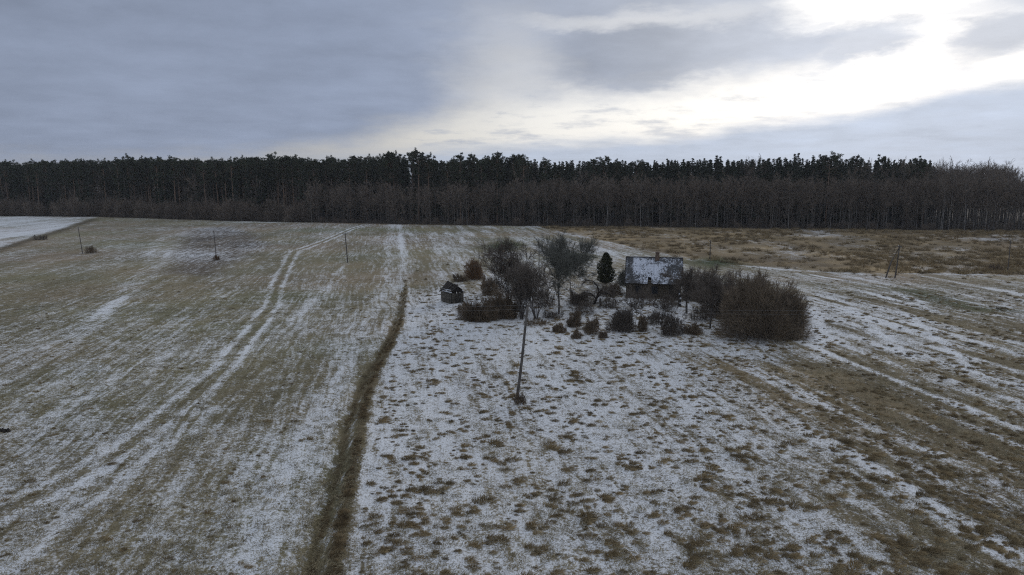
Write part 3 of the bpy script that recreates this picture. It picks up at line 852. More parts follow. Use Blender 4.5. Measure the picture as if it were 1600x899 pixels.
def make_wood():
    rng = np.random.default_rng(7)
    cnt = {}

    def individual(name, kind, k, x, y, hs, label, group, base_h):
        tr, cr = kind[k]
        t = thing(name, label, 'tree' if name != 'thicket_shrub' else 'shrub', (x, y, gz(x, y)), rng.uniform(0, 6.28), group)
        s = hs / base_h; wid = 1.25 if name == 'spruce_tree' else 1.0; t.scale = (s * rng.uniform(.92, 1.1) * wid, s * rng.uniform(.92, 1.1) * wid, s); 
        obj('trunk' if name != 'thicket_shrub' else 'stem', tr, t); obj('crown' if name != 'thicket_shrub' else 'twigs', cr, t)
        cnt[name] = cnt.get(name, 0) + 1
    # skyline read off the photograph: image row of the tree tops
    skx = [-400, 0, 100, 200, 290, 340, 400, 430, 480, 540, 560, 590, 610, 655, 700, 720, 775, 820, 860, 950, 1000, 1050, 1115, 1170, 1240, 1310, 1370, 1445, 1500, 1560, 1590, 2000]
    sky = [256, 258, 255, 250, 253, 254, 251, 247, 251, 256, 249, 252, 245, 243, 253, 247, 245, 247, 253, 251, 255, 252, 246, 247, 242, 246, 248, 252, 252, 252, 266, 266]
    top = lambda px: np.interp(px, skx, sky)
    # conifers that stand against the sky: one by one
    px = -20.0; i = 0
    while px < 1450:
        back = 24 + rng.uniform(-6, 10) if px > 480 else 10 + rng.uniform(-4, 12)
        yy = None
        # walk out along the view ray to the wood's edge plus the setback
        a = (px - 800) / F_PX * 1.0
        for d in np.arange(200, 420, 1.0):
            if d > tree_line_y(a * d) + back: yy = d; break
        x, y = a * yy, yy
        h = float(np.clip(h_for(top(px) + rng.uniform(-2.0, 8.0), y), 19, 29))
        pine = rng.random() < (0.72 if 140 < px < 480 else 0.5 if px < 820 else 0.22)
        where = landmark(px)
        if pine:
            individual('pine_tree', PIN, i % 6, x, y, h, 'tall dark pine on the skyline ' + where, 'skyline pines ' + where, 25.0)
        else:
            individual('spruce_tree', SPR, i % 5, x, y, h, 'dark pointed spruce on the skyline ' + where, 'skyline spruces ' + where, 24.0)
        px += rng.uniform(5.5, 10.5); i += 1
    # the few that stand clear of the rest
    for j, (q, ty, pine, lab) in enumerate([(431, 243, 1, 'pine with a broad ragged top standing out left of the snow patch pole'), (611, 241, 1, 'flat-topped pine standing out above the end of the field track'),
            (655, 239, 1, 'tallest pine of the skyline, just right of the field track'), (720, 244, 1, 'slender pine standing out above the stubble strip'),
            (777, 242, 1, 'slender pine standing out above the leaning near pole'), (1115, 243, 0, 'spruce standing out above the right end of the house roof'),
            (1240, 239, 0, 'tall spruce standing out above the right rim of the willow dome'), (1274, 241, 0, 'tall spruce just right of the one above the willow dome'), (210, 246, 1, 'leaning-topped pine standing out over the far left thicket')]):
        a = (q - 800) / F_PX
        for d in np.arange(200, 420, 1.0):
            if d > tree_line_y(a * d) + 20: break
        if pine: individual('pine_tree', PIN, j % 6, a * d, d, float(h_for(ty + 0.5, d)), lab, 'pines on the skyline', 25.0)
        else: individual('spruce_tree', SPR, j % 5, a * d, d, float(h_for(ty + 0.5, d)), lab, 'spruces on the skyline', 24.0)
    # tall leafless trees at the right end of the wood
    for j, q in enumerate([818, 905, 1158, 1172, 1186, 1330, 1352, 1385, 1402, 1428, 1452, 1466, 1480, 1491, 1506, 1519, 1532, 1545, 1557, 1584]):
        a = (q - 800) / F_PX
        back = rng.uniform(16, 24) if q < 1440 else rng.uniform(4, 16)
        for d in np.arange(200, 420, 1.0):
            if d > tree_line_y(a * d) + back: break
        h = float(np.clip(h_for(top(q) + rng.uniform(-1, 3), d), 17, 28))
        individual('birch_tree', BROAD, j % 4, a * d, d, h,
                   'tall feathery bare tree at the right end of the wood' if q > 1300 else 'tall feathery bare tree rising through the dark conifers',
                   'tall bare trees at the right end' if q > 1300 else 'bare trees among the conifers', 24.0)
    # the front rank of the bare wood, tree by tree; farther ranks are one mass
    P, Ro, Sc, Ix = [], [], [], []
    n_front = 0
    px = -30.0
    while px < 1640:
        a = (px - 800) / F_PX
        back = rng.uniform(0.0, 4.5)
        for d in np.arange(190, 420, 0.7):
            if d > tree_line_y(a * d) + back: break
        if px < 480:
            h = rng.uniform(5.5, 9.0)
            individual('thicket_shrub', THICK, int(rng.integers(4)), a * d, d, h,
                       'brown leafless shrub at the foot of the wood ' + landmark(px), 'shrubs at the wood foot ' + landmark(px), 7.5)
            px += rng.uniform(6, 12)
        else:
            h = rng.uniform(11, 16) if px < 800 else rng.uniform(15.0, 18.5) if px < 1560 else rng.uniform(13, 16)
            if px < 620: h *= 0.85
            zone = landmark(px)
            individual('bare_tree', BARE, int(rng.integers(7)), a * d, d, h, 'slim bare tree in the front rank of the wood ' + zone, 'front rank of bare trees ' + zone, 17.0)
            px += 1.2 + rng.exponential(3.9)
    # small dark spruces among the left-hand shrubs
    for j, (q, ty) in enumerate([(8, 292), (24, 298), (47, 296), (84, 292), (100, 297), (128, 285), (143, 298), (255, 275), (40, 312), (1120, 300), (792, 306)]):
        a = (q - 800) / F_PX
        for d in np.arange(190, 420, 1.0):
            if d > tree_line_y(a * d) + 5: break
        individual('young_spruce_tree', SPR, j % 5, a * d, d, float(h_for(ty, d)), 'young dark green spruce among the bare trunks' if q > 600 else 'young dark green spruce among the brown thicket on the left', 'young spruces', 24.0)
    # the mass behind
    n = 0
    while n < 3300:
        q = rng.uniform(-420, 2000); a = (q - 800) / F_PX
        d = rng.uniform(225, 430); x = a * d
        b = d - tree_line_y(x)
        if b < (2 if q > 480 else 3) or b > 85: continue
        if q > 480:
            if b < 30:
                k = int(rng.integers(7)); h = (rng.uniform(12, 17) if q < 800 else rng.uniform(15.5, 18.5)) / 17
                if q > 1440 and rng.random() < .6: k = 7 + int(rng.integers(4)); h = rng.uniform(.75, .98) * (0.8 if q > 1575 else 1)
            elif q > 1450: k = 7 + int(rng.integers(4)); h = rng.uniform(.8, .95) * (0.72 if q > 1575 else 1)
            elif b < 38 and rng.random() < .25: k = 7 + int(rng.integers(4)); h = rng.uniform(.75, .92)
            else: k = 11 + int(rng.integers(5 if q > 820 else 8)); h = rng.uniform(.88, 1.05)
        else:
            if b < 9: k = 19 + int(rng.integers(4)); h = rng.uniform(.7, 1.25)
            elif b < 26 and rng.random() < (.55 if q > 140 else .75): k = int(rng.integers(7)); h = rng.uniform(.6, 1.2)
            elif b < 40 and rng.random() < .15: k = 7 + int(rng.integers(4)); h = rng.uniform(.8, 1.0)
            else: k = 11 + int(rng.integers(8)) if rng.random() < .5 else 16 + int(rng.integers(3)); h = rng.uniform(.86, 1.03)
        P.append((x, d, gz(x, d))); Ro.append((0, 0, rng.uniform(0, 6.28))); Sc.append((h * rng.uniform(.95, 1.15), h * rng.uniform(.95, 1.15), h)); Ix.append(k); n += 1
    allm = [joined(*t) for t in BARE] + [joined(*t) for t in BROAD] + [joined(*t) for t in SPR] + [joined(*t) for t in PIN[:3]] + [joined(*t) for t in THICK]
    scatter_object('wood', 'dense mixed wood behind the front rank of trees', P, Ro, Sc, Ix, allm)
    # undergrowth at the foot of the front rank
    P, Ro, Sc, Ix = [], [], [], []
    for _ in range(2600):
        q = rng.uniform(-300, 1900); a = (q - 800) / F_PX
        d = rng.uniform(215, 350); x = a * d; b = d - tree_line_y(x)
        if -1 < b < 14:
            s = rng.uniform(.18, .42); P.append((x, d, gz(x, d))); Ro.append((0, 0, rng.uniform(0, 6))); Sc.append((s * 1.4, s * 1.4, s)); Ix.append(int(rng.integers(4)))
    scatter_object('undergrowth', 'low brown undergrowth along the foot of the wood', P, Ro, Sc, Ix, [joined(*t) for t in THICK])
    print('WOOD', cnt)


make_wood()

# ------------------------------------------------------------------ the abandoned farmstead
def at(px, py): return ground_pt(px, py)


def make_house():
    bx, by = at(1021, 466)
    rz = -math.atan2(bx, by)
    W, Dp, EV, RG = 7.5, 5.6, 2.7, 5.65
    h = thing('farmhouse', 'abandoned log farmhouse with snowy slate roof and brick chimney', 'house', (bx, by + 0.3, gz(bx, by)), rz)
    # log walls, each course rounded
    w = MB(); nlog = 11; lh = EV / nlog
    th = np.linspace(0, 2 * np.pi, 7)[:-1]
    for k in range(nlog):
        z = (k + .5) * lh
        w.tube([[-W / 2 - .15, .12, z], [W / 2 + .15, .12, z]], lh * .56, 6)
        w.tube([[-W / 2 - .15, Dp - .12, z], [W / 2 + .15, Dp - .12, z]], lh * .56, 6)
        z += lh * .45
        w.tube([[-W / 2 + .1, -.1, z], [-W / 2 + .1, Dp + .1, z]], lh * .56, 6)
        w.tube([[W / 2 - .1, -.1, z], [W / 2 - .1, Dp + .1, z]], lh * .56, 6)
    w.box((0, Dp / 2, .06), (W + .5, Dp + .5, .3))
    wall = obj('wall', w.mesh('wall', M['log']), h)
    # gable ends of upright boards
    for sx in (-1, 1):
        g = MB(); nb = 22
        for k in range(nb):
            y0 = Dp * k / nb; y1 = y0 + Dp / nb * .93; yc = (y0 + y1) / 2
            hh = (RG - EV) * (1 - abs(yc - Dp / 2) / (Dp / 2)) + .08
            g.box((sx * (W / 2 - .05 + .012 * (k % 2)), yc, EV + hh / 2), (.04, y1 - y0, hh))
        obj('gable', g.mesh('gable', M['board']), h)
    # slate sheets, laid in three courses, corrugated
    slope = math.hypot(Dp / 2 + .45, (RG - EV) * (Dp / 2 + .45) / (Dp / 2)); ang = math.atan2(RG - EV, Dp / 2)
    nc, nr = 8, 3; RW = 8.1
    sw = RW / nc
    rng = random.Random(4)

    def sheet(hole=False):
        m = MB(); nx = 13; n2 = 5
        xs = np.linspace(-sw / 2 - .04, sw / 2 + .04, nx); ys = np.linspace(0, slope / nr + .12, n2)
        X, Y = np.meshgrid(xs, ys); Z = .028 * np.cos(np.arange(nx) * np.pi)[None] + 0 * Y
        if hole:
            Y[:3, 3:9] = Y[3, 3:9][None] + np.array([[-.05], [-.03], [0]]) * np.linspace(1, 3, 6)[None]
        i = np.arange(n2 - 1)[:, None] * nx; j = np.arange(nx - 1)[None]
        F = np.stack([i + j, i + j + 1, i + nx + j + 1, i + nx + j], -1).reshape(-1, 4)
        V = np.stack([X, Y, Z], -1).reshape(-1, 3)
        m.add(V, F); m.add(V - [0, 0, .012], F[:, ::-1]); return m.mesh('slate', M['slate'])
    sm, smh = sheet(), sheet(True)
    rafters = MB()
    for k in range(9):
        x = -W / 2 + W * k / 8
        for sd in (0, 1):
            a0 = np.array([x, -.4 if sd == 0 else Dp + .4, EV - .4 * math.tan(ang) - .10]); a1 = np.array([x, Dp / 2, RG - .10])
            rafters.tube([a0, a1], .06, 4)
    obj('rafters', rafters.mesh('rafters', M['dark_board']), h)
    attic = MB(); attic.box((0, Dp / 2, EV - .05), (W - .3, Dp - .2, .06)); obj('attic_floor', attic.mesh('attic_floor', M['dark_board']), h)
    roof = obj('roof', MB().box((0, Dp / 2, RG + .06), (RW + .1, .26, .07)).mesh('ridge', M['dark_board']), h)
    snowk = [[.10, .25, .55, .85, .9, .75, .25, .15], [.05, .75, 1.0, .95, .95, .85, .3, .1], [.12, .8, 1.0, .95, .8, .7, .45, .2]]
    for sd in (0, 1):
        for r in range(nr):
            for c in range(nc):
                o = obj('slate_sheet', smh if (sd == 0 and r == 0 and c == 3) else sm, roof)
                x = -RW / 2 + (c + .5) * sw + rng.uniform(-.015, .015)
                s0 = r * slope / nr
                e0 = -.45; z0 = EV - .45 * math.tan(ang)
                lift = .015 + .03 * ((c + r) % 2) * .4 + r * .02
                if sd == 0:
                    o.location = (x, e0 + s0 * math.cos(ang) - math.sin(ang) * lift, z0 + s0 * math.sin(ang) + math.cos(ang) * lift)
                    o.rotation_euler = (ang + rng.uniform(-.012, .012), 0, rng.uniform(-.01, .01))
                else:
                    o.location = (x, Dp - e0 - s0 * math.cos(ang) + math.sin(ang) * lift, z0 + s0 * math.sin(ang) + math.cos(ang) * lift)
                    o.rotation_euler = (ang, 0, math.pi)
                k = snowk[r][c] if sd == 0 else .5
                o.color = (k, k, k, 1)
    # bargeboards
    for sx in (-1, 1):
        for sd in (0, 1):
            bb = MB(); bb.tube([[sx * (RW / 2 + .03), -.48 if sd == 0 else Dp + .48, EV - .48 * math.tan(ang)], [sx * (RW / 2 + .03), Dp / 2, RG + .02]], .08, 4)
            obj('bargeboard', bb.mesh('bargeboard', M['dark_board']), roof)
    # chimney of brick courses with a thicker head
    ch = MB()
    for k in range(15):
        s = .60 if k < 9 else .52 if k < 12 else .60
        ch.box((.45, Dp / 2 - .25, RG - .35 + k * .085 + .04), (s + .02 * (k % 2), s + .02 * (k % 2), .078))
    ch.box((.45, Dp / 2 - .25, RG + .3), (.48, .48, 1.3))
    obj('chimney', ch.mesh('chimney', M['brick']), roof)
    # windows and door
    for x in (-2.1, .2):
        f = MB()
        for (cx, cz, sx, sz) in ((0, .52, .95, .08), (0, -.52, .95, .08), (-.44, 0, .08, .96), (.44, 0, .08, .96), (0, .15, .8, .05), (0, -.25, .05, .5)):
            f.box((x + cx, -.06, 1.25 + cz), (sx, .10, sz))
        wf = obj('window', f.mesh('window', M['dark_board']), h)
        obj('pane', MB().box((x, -.03, 1.25), (.82, .02, .98)).mesh('pane', M['glass']), wf)
    d = MB()
    for k in range(6): d.box((2.35 + k * .16, -.06 + .008 * (k % 2), .98), (.15, .07, 1.75))
    d.box((2.75, -.05, 1.92), (1.15, .1, .1))
    do = obj('door', d.mesh('door', M['dark_board']), h)
    obj('handle', MB().box((3.1, -.12, 1.0), (.03, .06, .14)).mesh('handle', M['wire']), do)
    s = MB(); s.box((2.75, -.65, .12), (1.6, .7, .2)); s.box((2.75, -.4, .27), (1.4, .45, .14)); obj('doorstep', s.mesh('doorstep', M['dark_board']), h)


def make_hut():
    bx, by = at(706, 473)
    h = thing('ruined_hut', 'small collapsed board hut with bare snow-lined rafters', 'hut', (bx, by + .9, gz(bx, by)), R(-52))
    W, Dp, H = 2.5, 2.1, 1.5
    rng = random.Random(2)
    for nm, n, x0, y0, dx, dy in (('front_wall', 15, -W / 2, -Dp / 2, W, 0), ('back_wall', 15, -W / 2, Dp / 2, W, 0), ('side_wall', 10, W / 2, -Dp / 2, 0, Dp), ('side_wall', 10, -W / 2, -Dp / 2, 0, Dp)):
        for k in range(n):
            if nm == 'back_wall' and k in (4, 9): continue
            t = (k + .5) / n; hh = H * rng.uniform(.9, 1.03)
            wd = (W if dx else Dp) / n * .92
            b = MB(); cx, cy = x0 + dx * t + (0 if dx else .02 * (k % 2)), y0 + dy * t + (.02 * (k % 2) if dx else 0)
            b.box((0, 0, hh / 2 - .05), (wd if dx else .03, wd if dy else .03, hh))
            o = obj('board', b.mesh('board', M['board']), h); o.location = (cx, cy, 0); o.rotation_euler = (rng.uniform(-.02, .02) if dx else 0, rng.uniform(-.02, .02), 0)
    for y in (-Dp / 2, Dp / 2):
        b = obj('top_beam', MB().tube([[-W / 2 - .25, y - .06, H + .02], [W / 2 + .35, y - .06, H - .05]], .075, 6).mesh('beam', M['board']), h)
        obj('snow_cap', MB().box((.05, y - .06, H + .085), (W + .4, .13, .05)).mesh('snow_cap', M['snow']), b)
    apex = H + 1.3
    for x, dz in ((-W / 2 + .1, 0), (-.35, -.10), (.4, -.25), (W / 2 - .2, -.5)):
        for sd in (-1, 1):
            obj('rafter', MB().tube([[x - .1, sd * (Dp / 2 + .25), H - .12], [x + .2, 0, apex + dz]], .055, 5).mesh('rafter', M['dark_board']), h)
    obj('ridge_pole', MB().tube([[-W / 2, 0, apex], [W / 2 - .1, .1, apex - .55]], .06, 5).mesh('ridge', M['dark_board']), h)
    # boards still hanging on the roof slopes and in the gables
    for sd in (-1, 1):
        for k in range(9):
            if (k, sd) in ((5, -1), (7, -1), (3, 1)): continue
            x = -W / 2 + .1 + k * .29; top = apex - .07 - k * .06; cut = rng.uniform(.0, .5)
            a = np.array([x, sd * (Dp / 2 + .3), H - .12]); b = np.array([x + .12, sd * .04, top]); a = a + (b - a) * cut * (.6 if sd == -1 else 1)
            m = MB(); w2 = np.array([.12, 0, 0]); nn = np.array([0, sd * .02, .03])
            m.add([a - w2 + nn, a + w2 + nn, b + w2 + nn, b - w2 + nn, a - w2 + 2 * nn, a + w2 + 2 * nn, b + w2 + 2 * nn, b - w2 + 2 * nn],
                  [[0, 1, 2, 3], [4, 7, 6, 5], [0, 4, 5, 1], [2, 6, 7, 3], [1, 5, 6, 2], [0, 3, 7, 4]])
            obj('roof_board', m.mesh('roof_board', M['dark_board']), h)
    for k in range(9):
        y = -Dp / 2 + Dp * (k + .5) / 9; hh = 1.3 * (1 - abs(y) / (Dp / 2 + .1)) * rng.uniform(.8, 1.0)
        for x in (-W / 2 + .02, W / 2 - .35):
            obj('gable_board', MB().box((x, y, H + hh / 2), (.03, Dp / 9 * .9, hh)).mesh('gable_board', M['dark_board']), h)
    f = obj('fallen_beam', MB().tube([[-W / 2 - .3, -Dp / 2 + .05, H + .3], [W / 2 - .5, -Dp / 2 + .2, H + .22]], .06, 5).mesh('fallen_beam', M['board']), h)
    obj('snow_cap', MB().box((-.25, -Dp / 2 + .12, H + .325), (W - .1, .12, .035)).mesh('snow_cap', M['snow']), f)
    obj('floor_debris', MB().box((0, 0, .25), (W - .2, Dp - .2, .5)).mesh('debris', M['dark']), h)


make_house()
make_hut()


def home_tree(name, label, px, py, top, spread_px, seed, counts=(14, 120, 700, 2600), stems=1, lean=.1, fork=1.0, crown0=.25, tr=None, twig=.008, mats=('bark', 'twig_home'), up=.25, leaves=0, dens=1.9):
    x, y = at(px, py); h = h_for(top, y) * .84
    d = math.hypot(x, y, CAM_H)
    sp = spread_px * d / F_PX / 2 / h
    t, c, (S, D, L) = bare_tree(seed, h, crown0, sp * 1.0, counts[:-1] + (int(counts[-1] * dens),), twig * 1.5, stems, lean, fork, tr, up, mats)
    parts = [('trunk', t), ('crown', c)]
    o = plant(name, label, 'tree', (x, y), parts)
    if leaves:
        rng = np.random.default_rng(seed + 5)
        tip = S + D * L[:, None]
        k = tip[tip[:, 2] > h * .55]; k = k[rng.choice(len(k), min(leaves, len(k)), False)]
        V = (k[:, None] + rng.normal(size=(len(k), 3, 3)) * .055).reshape(-1, 3)
        obj('leaves', MB().add(V, np.arange(len(V)).reshape(-1, 3)).mesh('leaves', M['redleaf']), o)
    return o


home_tree('orchard_tree', 'many-stemmed bare tree with a few dry reddish leaves beside the hedge', 795, 480, 387, 88, 11, (9, 70, 300, 900), stems=7, lean=.24, fork=.55, crown0=.2, leaves=900, tr=.13, dens=.9)
home_tree('hazel_shrub', 'fan of upright hazel stems behind the leaning pole', 815, 497, 428, 62, 12, (7, 45, 160, 360), stems=15, lean=.26, fork=.35, crown0=.35, tr=.10, dens=.8)
home_tree('hazel_shrub', 'fan of stems spreading right, beside the leaning pole', 838, 497, 432, 66, 13, (6, 40, 130, 280), stems=13, lean=.36, fork=.35, crown0=.4, tr=.10, dens=.8)
home_tree('orchard_tree', 'dark-trunked bare tree nearest the leaning pole on its right', 872, 489, 392, 84, 14, (20, 170, 900, 2600), mats=('bark', 'twig_grey'), crown0=.25, tr=.14, lean=.04)
home_tree('orchard_tree', 'tall grey-green bare tree with lichen, left of the evergreen', 893, 472, 386, 92, 15, (18, 160, 900, 3600), stems=2, lean=.1, mats=('bark', 'twig_grey'), crown0=.25)
home_tree('orchard_tree', 'slender young bare tree in front of the house wall', 993, 511, 450, 54, 17, (13, 90, 420, 1100), crown0=.35, twig=.007)
home_tree('orchard_tree', 'small bare tree with bushy foot in front of the house', 1034, 516, 468, 46, 18, (12, 90, 420, 1300), crown0=.3, twig=.007)
home_tree('sapling_tree', 'thin sapling in the snow between house and willow thicket', 1064, 516, 488, 26, 19, (7, 40, 150), crown0=.3, twig=.007)
home_tree('orchard_tree', 'thick-trunked bare tree at the right corner of the house', 1073, 488, 414, 56, 20, (16, 130, 800, 2800), crown0=.3, tr=.17)
home_tree('orchard_tree', 'crooked bare tree just left of the big willow thicket', 1110, 511, 420, 66, 21, (17, 150, 900, 3200), crown0=.3, tr=.12, lean=.14)
home_tree('sapling_tree', 'thin bare sapling standing alone left of the house yard', 968, 487, 462, 10, 22, (5, 20, 60), crown0=.4, twig=.007)

# columnar evergreen
x, y = at(946, 443); hh = h_for(395, y)


def columnar(seed, h, r):
    rng = np.random.default_rng(seed); tr, cr = MB(), MB()
    tr.tube([[0, 0, -.2], [0, 0, h * .5], [0, 0, h * .93]], [.13, .09, .03], 6)
    n = 5200
    t = rng.random(n); a = rng.uniform(0, 6.283, n)
    prof = np.sin(np.clip(t ** .6 * .86 + .14, 0, 1) * np.pi) ** .55 * (1 + .22 * np.sin(a * 3 + t * 9) * (t < .9))
    prof *= (.72 + .5 * vnoise(a * 1.6, t * 9, 3))
    q = rng.random(n) ** .35
    s = np.stack([np.cos(a) * prof * r * q, np.sin(a) * prof * r * q, (.05 + .95 * t) * h - .1], -1)
    d = unit(np.stack([np.cos(a) * .6, np.sin(a) * .6, np.full(n, .8)], -1) + rng.normal(size=(n, 3)) * .35)
    L = rng.uniform(.18, .38, n); w = unit(np.cross(d, rng.normal(size=d.shape))) * (L * .25)[:, None]
    V = np.stack([s - w, s + w, s + d * L[:, None]], 1).reshape(-1, 3)
    cr.add(V, np.arange(len(V)).reshape(-1, 3))
    b = rng.uniform(0, 6.28, 60); tb = rng.uniform(.15, .9, 60)
    tr.cones(np.stack([0 * b, 0 * b, tb * h], -1), unit(np.stack([np.cos(b), np.sin(b), 0 * b + .7], -1)), .7, .025)
    return tr.mesh('evergreen_trunk', M['bark']), cr.mesh('evergreen_crown', M['thuja'])


a_, b_ = columnar(5, hh, 1.25)
plant('evergreen_tree', 'small columnar dark evergreen left of the house', 'tree', (x, y), [('trunk', a_), ('crown', b_)])

# the fallen, bent old apple tree
x, y = at(929, 474)


def bent_tree():
    rng = np.random.default_rng(33); tr, cr = MB(), MB()
    arcs = [np.array([[-.1, 0, -.2], [.25, 0, .8], [.6, .1, 1.7], [.3, .1, 2.6], [-.3, .1, 3.2], [-1.1, .2, 3.35], [-1.6, .2, 2.9]]),
            np.array([[.25, 0, .8], [.9, -.1, 1.5], [1.7, -.3, 1.6], [2.5, -.4, 1.0], [2.9, -.4, .4]]),
            np.array([[.5, 0, 1.5], [1.2, .2, 2.3], [2.0, .3, 2.2], [2.6, .2, 1.5]]),
            np.array([[.25, 0, .8], [-.6, .1, 1.5], [-1.6, .1, 1.6], [-2.4, 0, 1.0]])]
    S, D, L = [], [], []
    for k, a in enumerate(arcs):
        tr.tube(a, np.linspace(.19 if k == 0 else .12, .035, len(a)), 6)
        v = np.diff(a, axis=0); S.append(a[:-1]); D.append(unit(v)); L.append(np.linalg.norm(v, axis=1))
    S, D, L = np.vstack(S), np.vstack(D), np.concatenate(L)
    for n, r in ((160, .018), (900, .011), (2400, .008)):
        p = rng.choice(len(S), n, p=L / L.sum()); t = rng.random(n)
        s = S[p] + D[p] * (L[p] * t)[:, None]; d = unit(D[p] * .5 + rng.normal(size=(n, 3)) * .6 - [0, 0, .12])
        l = np.clip(L[p] * rng.uniform(.5, 1.1, n), .2, 1.2)
        cr.cones(s, d, l, r); S, D, L = s, d, l
    V = np.vstack(cr.V); V[:, 2] = np.maximum(V[:, 2], .02 + .1 * rng.random(len(V)))
    cr.V = [V]; cr.F = [np.vstack(cr.F)]
    return tr.mesh('bent_trunk', M['dark_board']), cr.mesh('bent_crown', M['twig_home'])


a_, b_ = bent_tree()
plant('bent_tree', 'dark bent old tree arching low in front of the evergreen', 'tree', (x, y), [('trunk', a_), ('crown', b_)])


def shrub(name, label, px, py, wpx, top, seed, n, m='twig_home', depth=.8, twig=.009, base=.5, up=.5, lop=0.0, cat='shrub', group=None):
    x, y = at(px, py); d = math.hypot(x, y, CAM_H); w = wpx * d / F_PX
    y2 = y + w * depth * .3
    h = h_for(top, y2)
    a, b = bush(seed, w, w * depth, max(h, .4), n, twig, m, base, up, lop, .40 if w > 8 else 1.1)
    return plant(name, label, cat, (x * y2 / y, y2), [('stem', a), ('twigs', b)], group=group)


shrub('willow_thicket', 'huge dense brown leafless willow dome right of the house', 1188, 531, 148, 437, 40, (90, 900, 6000, 17000), 'willow', .75, .010, .6, .15, .15)
shrub('willow_shrub', 'lower brown willow bush leaning against the right of the big dome', 1230, 524, 56, 462, 41, (30, 260, 1600, 4200), 'willow', .8, .010, .55, .4)
shrub('hedge_shrub', 'low dense reddish-brown hedge in front of the hut', 744, 502, 66, 474, 42, (50, 500, 3000, 8000), 'redtwig', .55, .010, .75, .35)
shrub('hedge_shrub', 'reddish-brown hedge mound under the many-stemmed tree', 782, 497, 62, 466, 43, (50, 500, 3000, 7000), 'redtwig', .6, .010, .75, .4)
shrub('dry_shrub', 'rusty orange round bush behind the ruined hut', 741, 437, 32, 413, 44, (26, 240, 1300, 3200), 'orange', .8, .012, .5)
shrub('dry_shrub', 'low reddish bush between the hut and the orange bush', 719, 440, 30, 428, 45, (20, 160, 800, 1800), 'redtwig', .8, .012, .6)
shrub('dry_shrub', 'wide grey bush in front of the house to the left', 972, 517, 48, 489, 46, (34, 300, 1700, 4200), 'twig_home', .8, .009, .55)
shrub('dry_shrub', 'upright bush tangle at the foot of the small yard tree', 1048, 524, 36, 492, 47, (24, 200, 1000, 2200), 'twig_home', .7, .008, .6, .9)
shrub('dry_shrub', 'round dark bush in snow left of the willow dome', 1086, 522, 26, 508, 48, (18, 140, 700, 1500), 'redtwig', .8, .009, .6)
shrub('dry_shrub', 'dark shrub hugging the left wall of the house', 977, 447, 34, 422, 49, (26, 220, 1200, 3200), 'twig_grey', .8, .010, .5)
shrub('dry_shrub', 'dark bush left of the bent tree under the lichen tree', 905, 477, 36, 456, 50, (26, 220, 1200, 2800), 'twig_home', .8, .010, .55)
shrub('dry_shrub', 'brown weed clump right of the leaning pole', 874, 519, 26, 508, 51, (24, 200, 900, 1500), 'redtwig', .7, .010, .7)
shrub('dry_shrub', 'tall brown weed clump below the lichen tree', 897, 510, 24, 488, 52, (24, 200, 900, 1600), 'redtwig', .7, .010, .7, .8)
shrub('dry_shrub', 'tall brown weed clump left of the wide grey bush', 924, 520, 26, 496, 53, (24, 200, 900, 1600), 'redtwig', .7, .010, .7, .8)
shrub('dry_shrub', 'small brown weed clump below the tall clumps', 901, 527, 18, 517, 54, (18, 130, 500, 800), 'redtwig', .7, .010, .7)
shrub('dry_shrub', 'small brown weed clump left of the slender yard tree foot', 942, 526, 16, 518, 55, (18, 130, 500, 800), 'redtwig', .7, .010, .7)
shrub('dry_shrub', 'thin upright weeds at the foot of the slender yard tree', 1004, 517, 18, 495, 56, (20, 140, 500, 800), 'redtwig', .7, .009, .7, 1.0)
shrub('dry_shrub', 'dry fawn weeds at the right rim of the willow dome', 1247, 497, 14, 478, 57, (20, 140, 600, 900), 'orange', .7, .010, .7, 1.0)
shrub('dry_shrub', 'small brown bush at the foot of the far left pole', 141, 397, 20, 387, 58, (18, 140, 600, 1000), 'redtwig', .8, .014, .7)
shrub('dry_shrub', 'dark low bush on the field boundary at far left', 64, 376, 22, 368, 59, (18, 140, 600, 1000), 'twig_home', .7, .016, .7)
shrub('dry_shrub', 'orange grass bush at the foot of the second far pole', 338, 407, 10, 398, 60, (14, 90, 300, 500), 'orange', .8, .014, .7)
shrub('dry_shrub', 'brown grass clump at the foot of the leaning pole', 812, 632, 22, 616, 61, (24, 160, 600), 'redtwig', .8, .008, .8)
shrub('dry_shrub', 'brown bush at the foot of the farthest right pole', 1555, 424, 24, 415, 62, (18, 120, 500, 900), 'redtwig', .8, .013, .7)

shrub('dry_shrub', 'tangle of upright grey stems filling under the many-stemmed tree', 806, 486, 50, 446, 70, (30, 200, 700, 1100), 'twig_home', .8, .009, .7, .9)
shrub('dry_shrub', 'brown thorn tangle between the dark-trunked tree and the fan of stems', 852, 480, 44, 452, 71, (28, 200, 700, 1200), 'twig_home', .8, .009, .7, .8)
shrub('dry_shrub', 'dark low scrub between the evergreen and the house', 958, 462, 34, 446, 72, (26, 200, 1000, 2200), 'redtwig', .7, .010, .7)
shrub('dry_shrub', 'grey tangle behind the thick-trunked tree by the house corner', 1085, 470, 56, 430, 73, (44, 340, 1700, 4200), 'twig_home', .8, .010, .6, .7)
shrub('dry_shrub', 'tall grey-brown scrub joining the crooked tree to the willow dome', 1125, 496, 52, 436, 74, (44, 340, 1800, 4400), 'twig_home', .8, .010, .6, .7)
shrub('dry_shrub', 'grey scrub against the front wall of the house', 1008, 476, 44, 458, 75, (18, 120, 400, 500), 'twig_home', .6, .009, .7, .8)
shrub('dry_shrub', 'thin scrub by the house door', 1043, 484, 36, 460, 76, (18, 120, 400, 500), 'twig_home', .6, .009, .7, .8)
shrub('dry_shrub', 'low brown scrub trailing from the right foot of the willow dome', 1238, 531, 46, 512, 77, (26, 200, 900, 1800), 'willow', .6, .009, .8, .5)
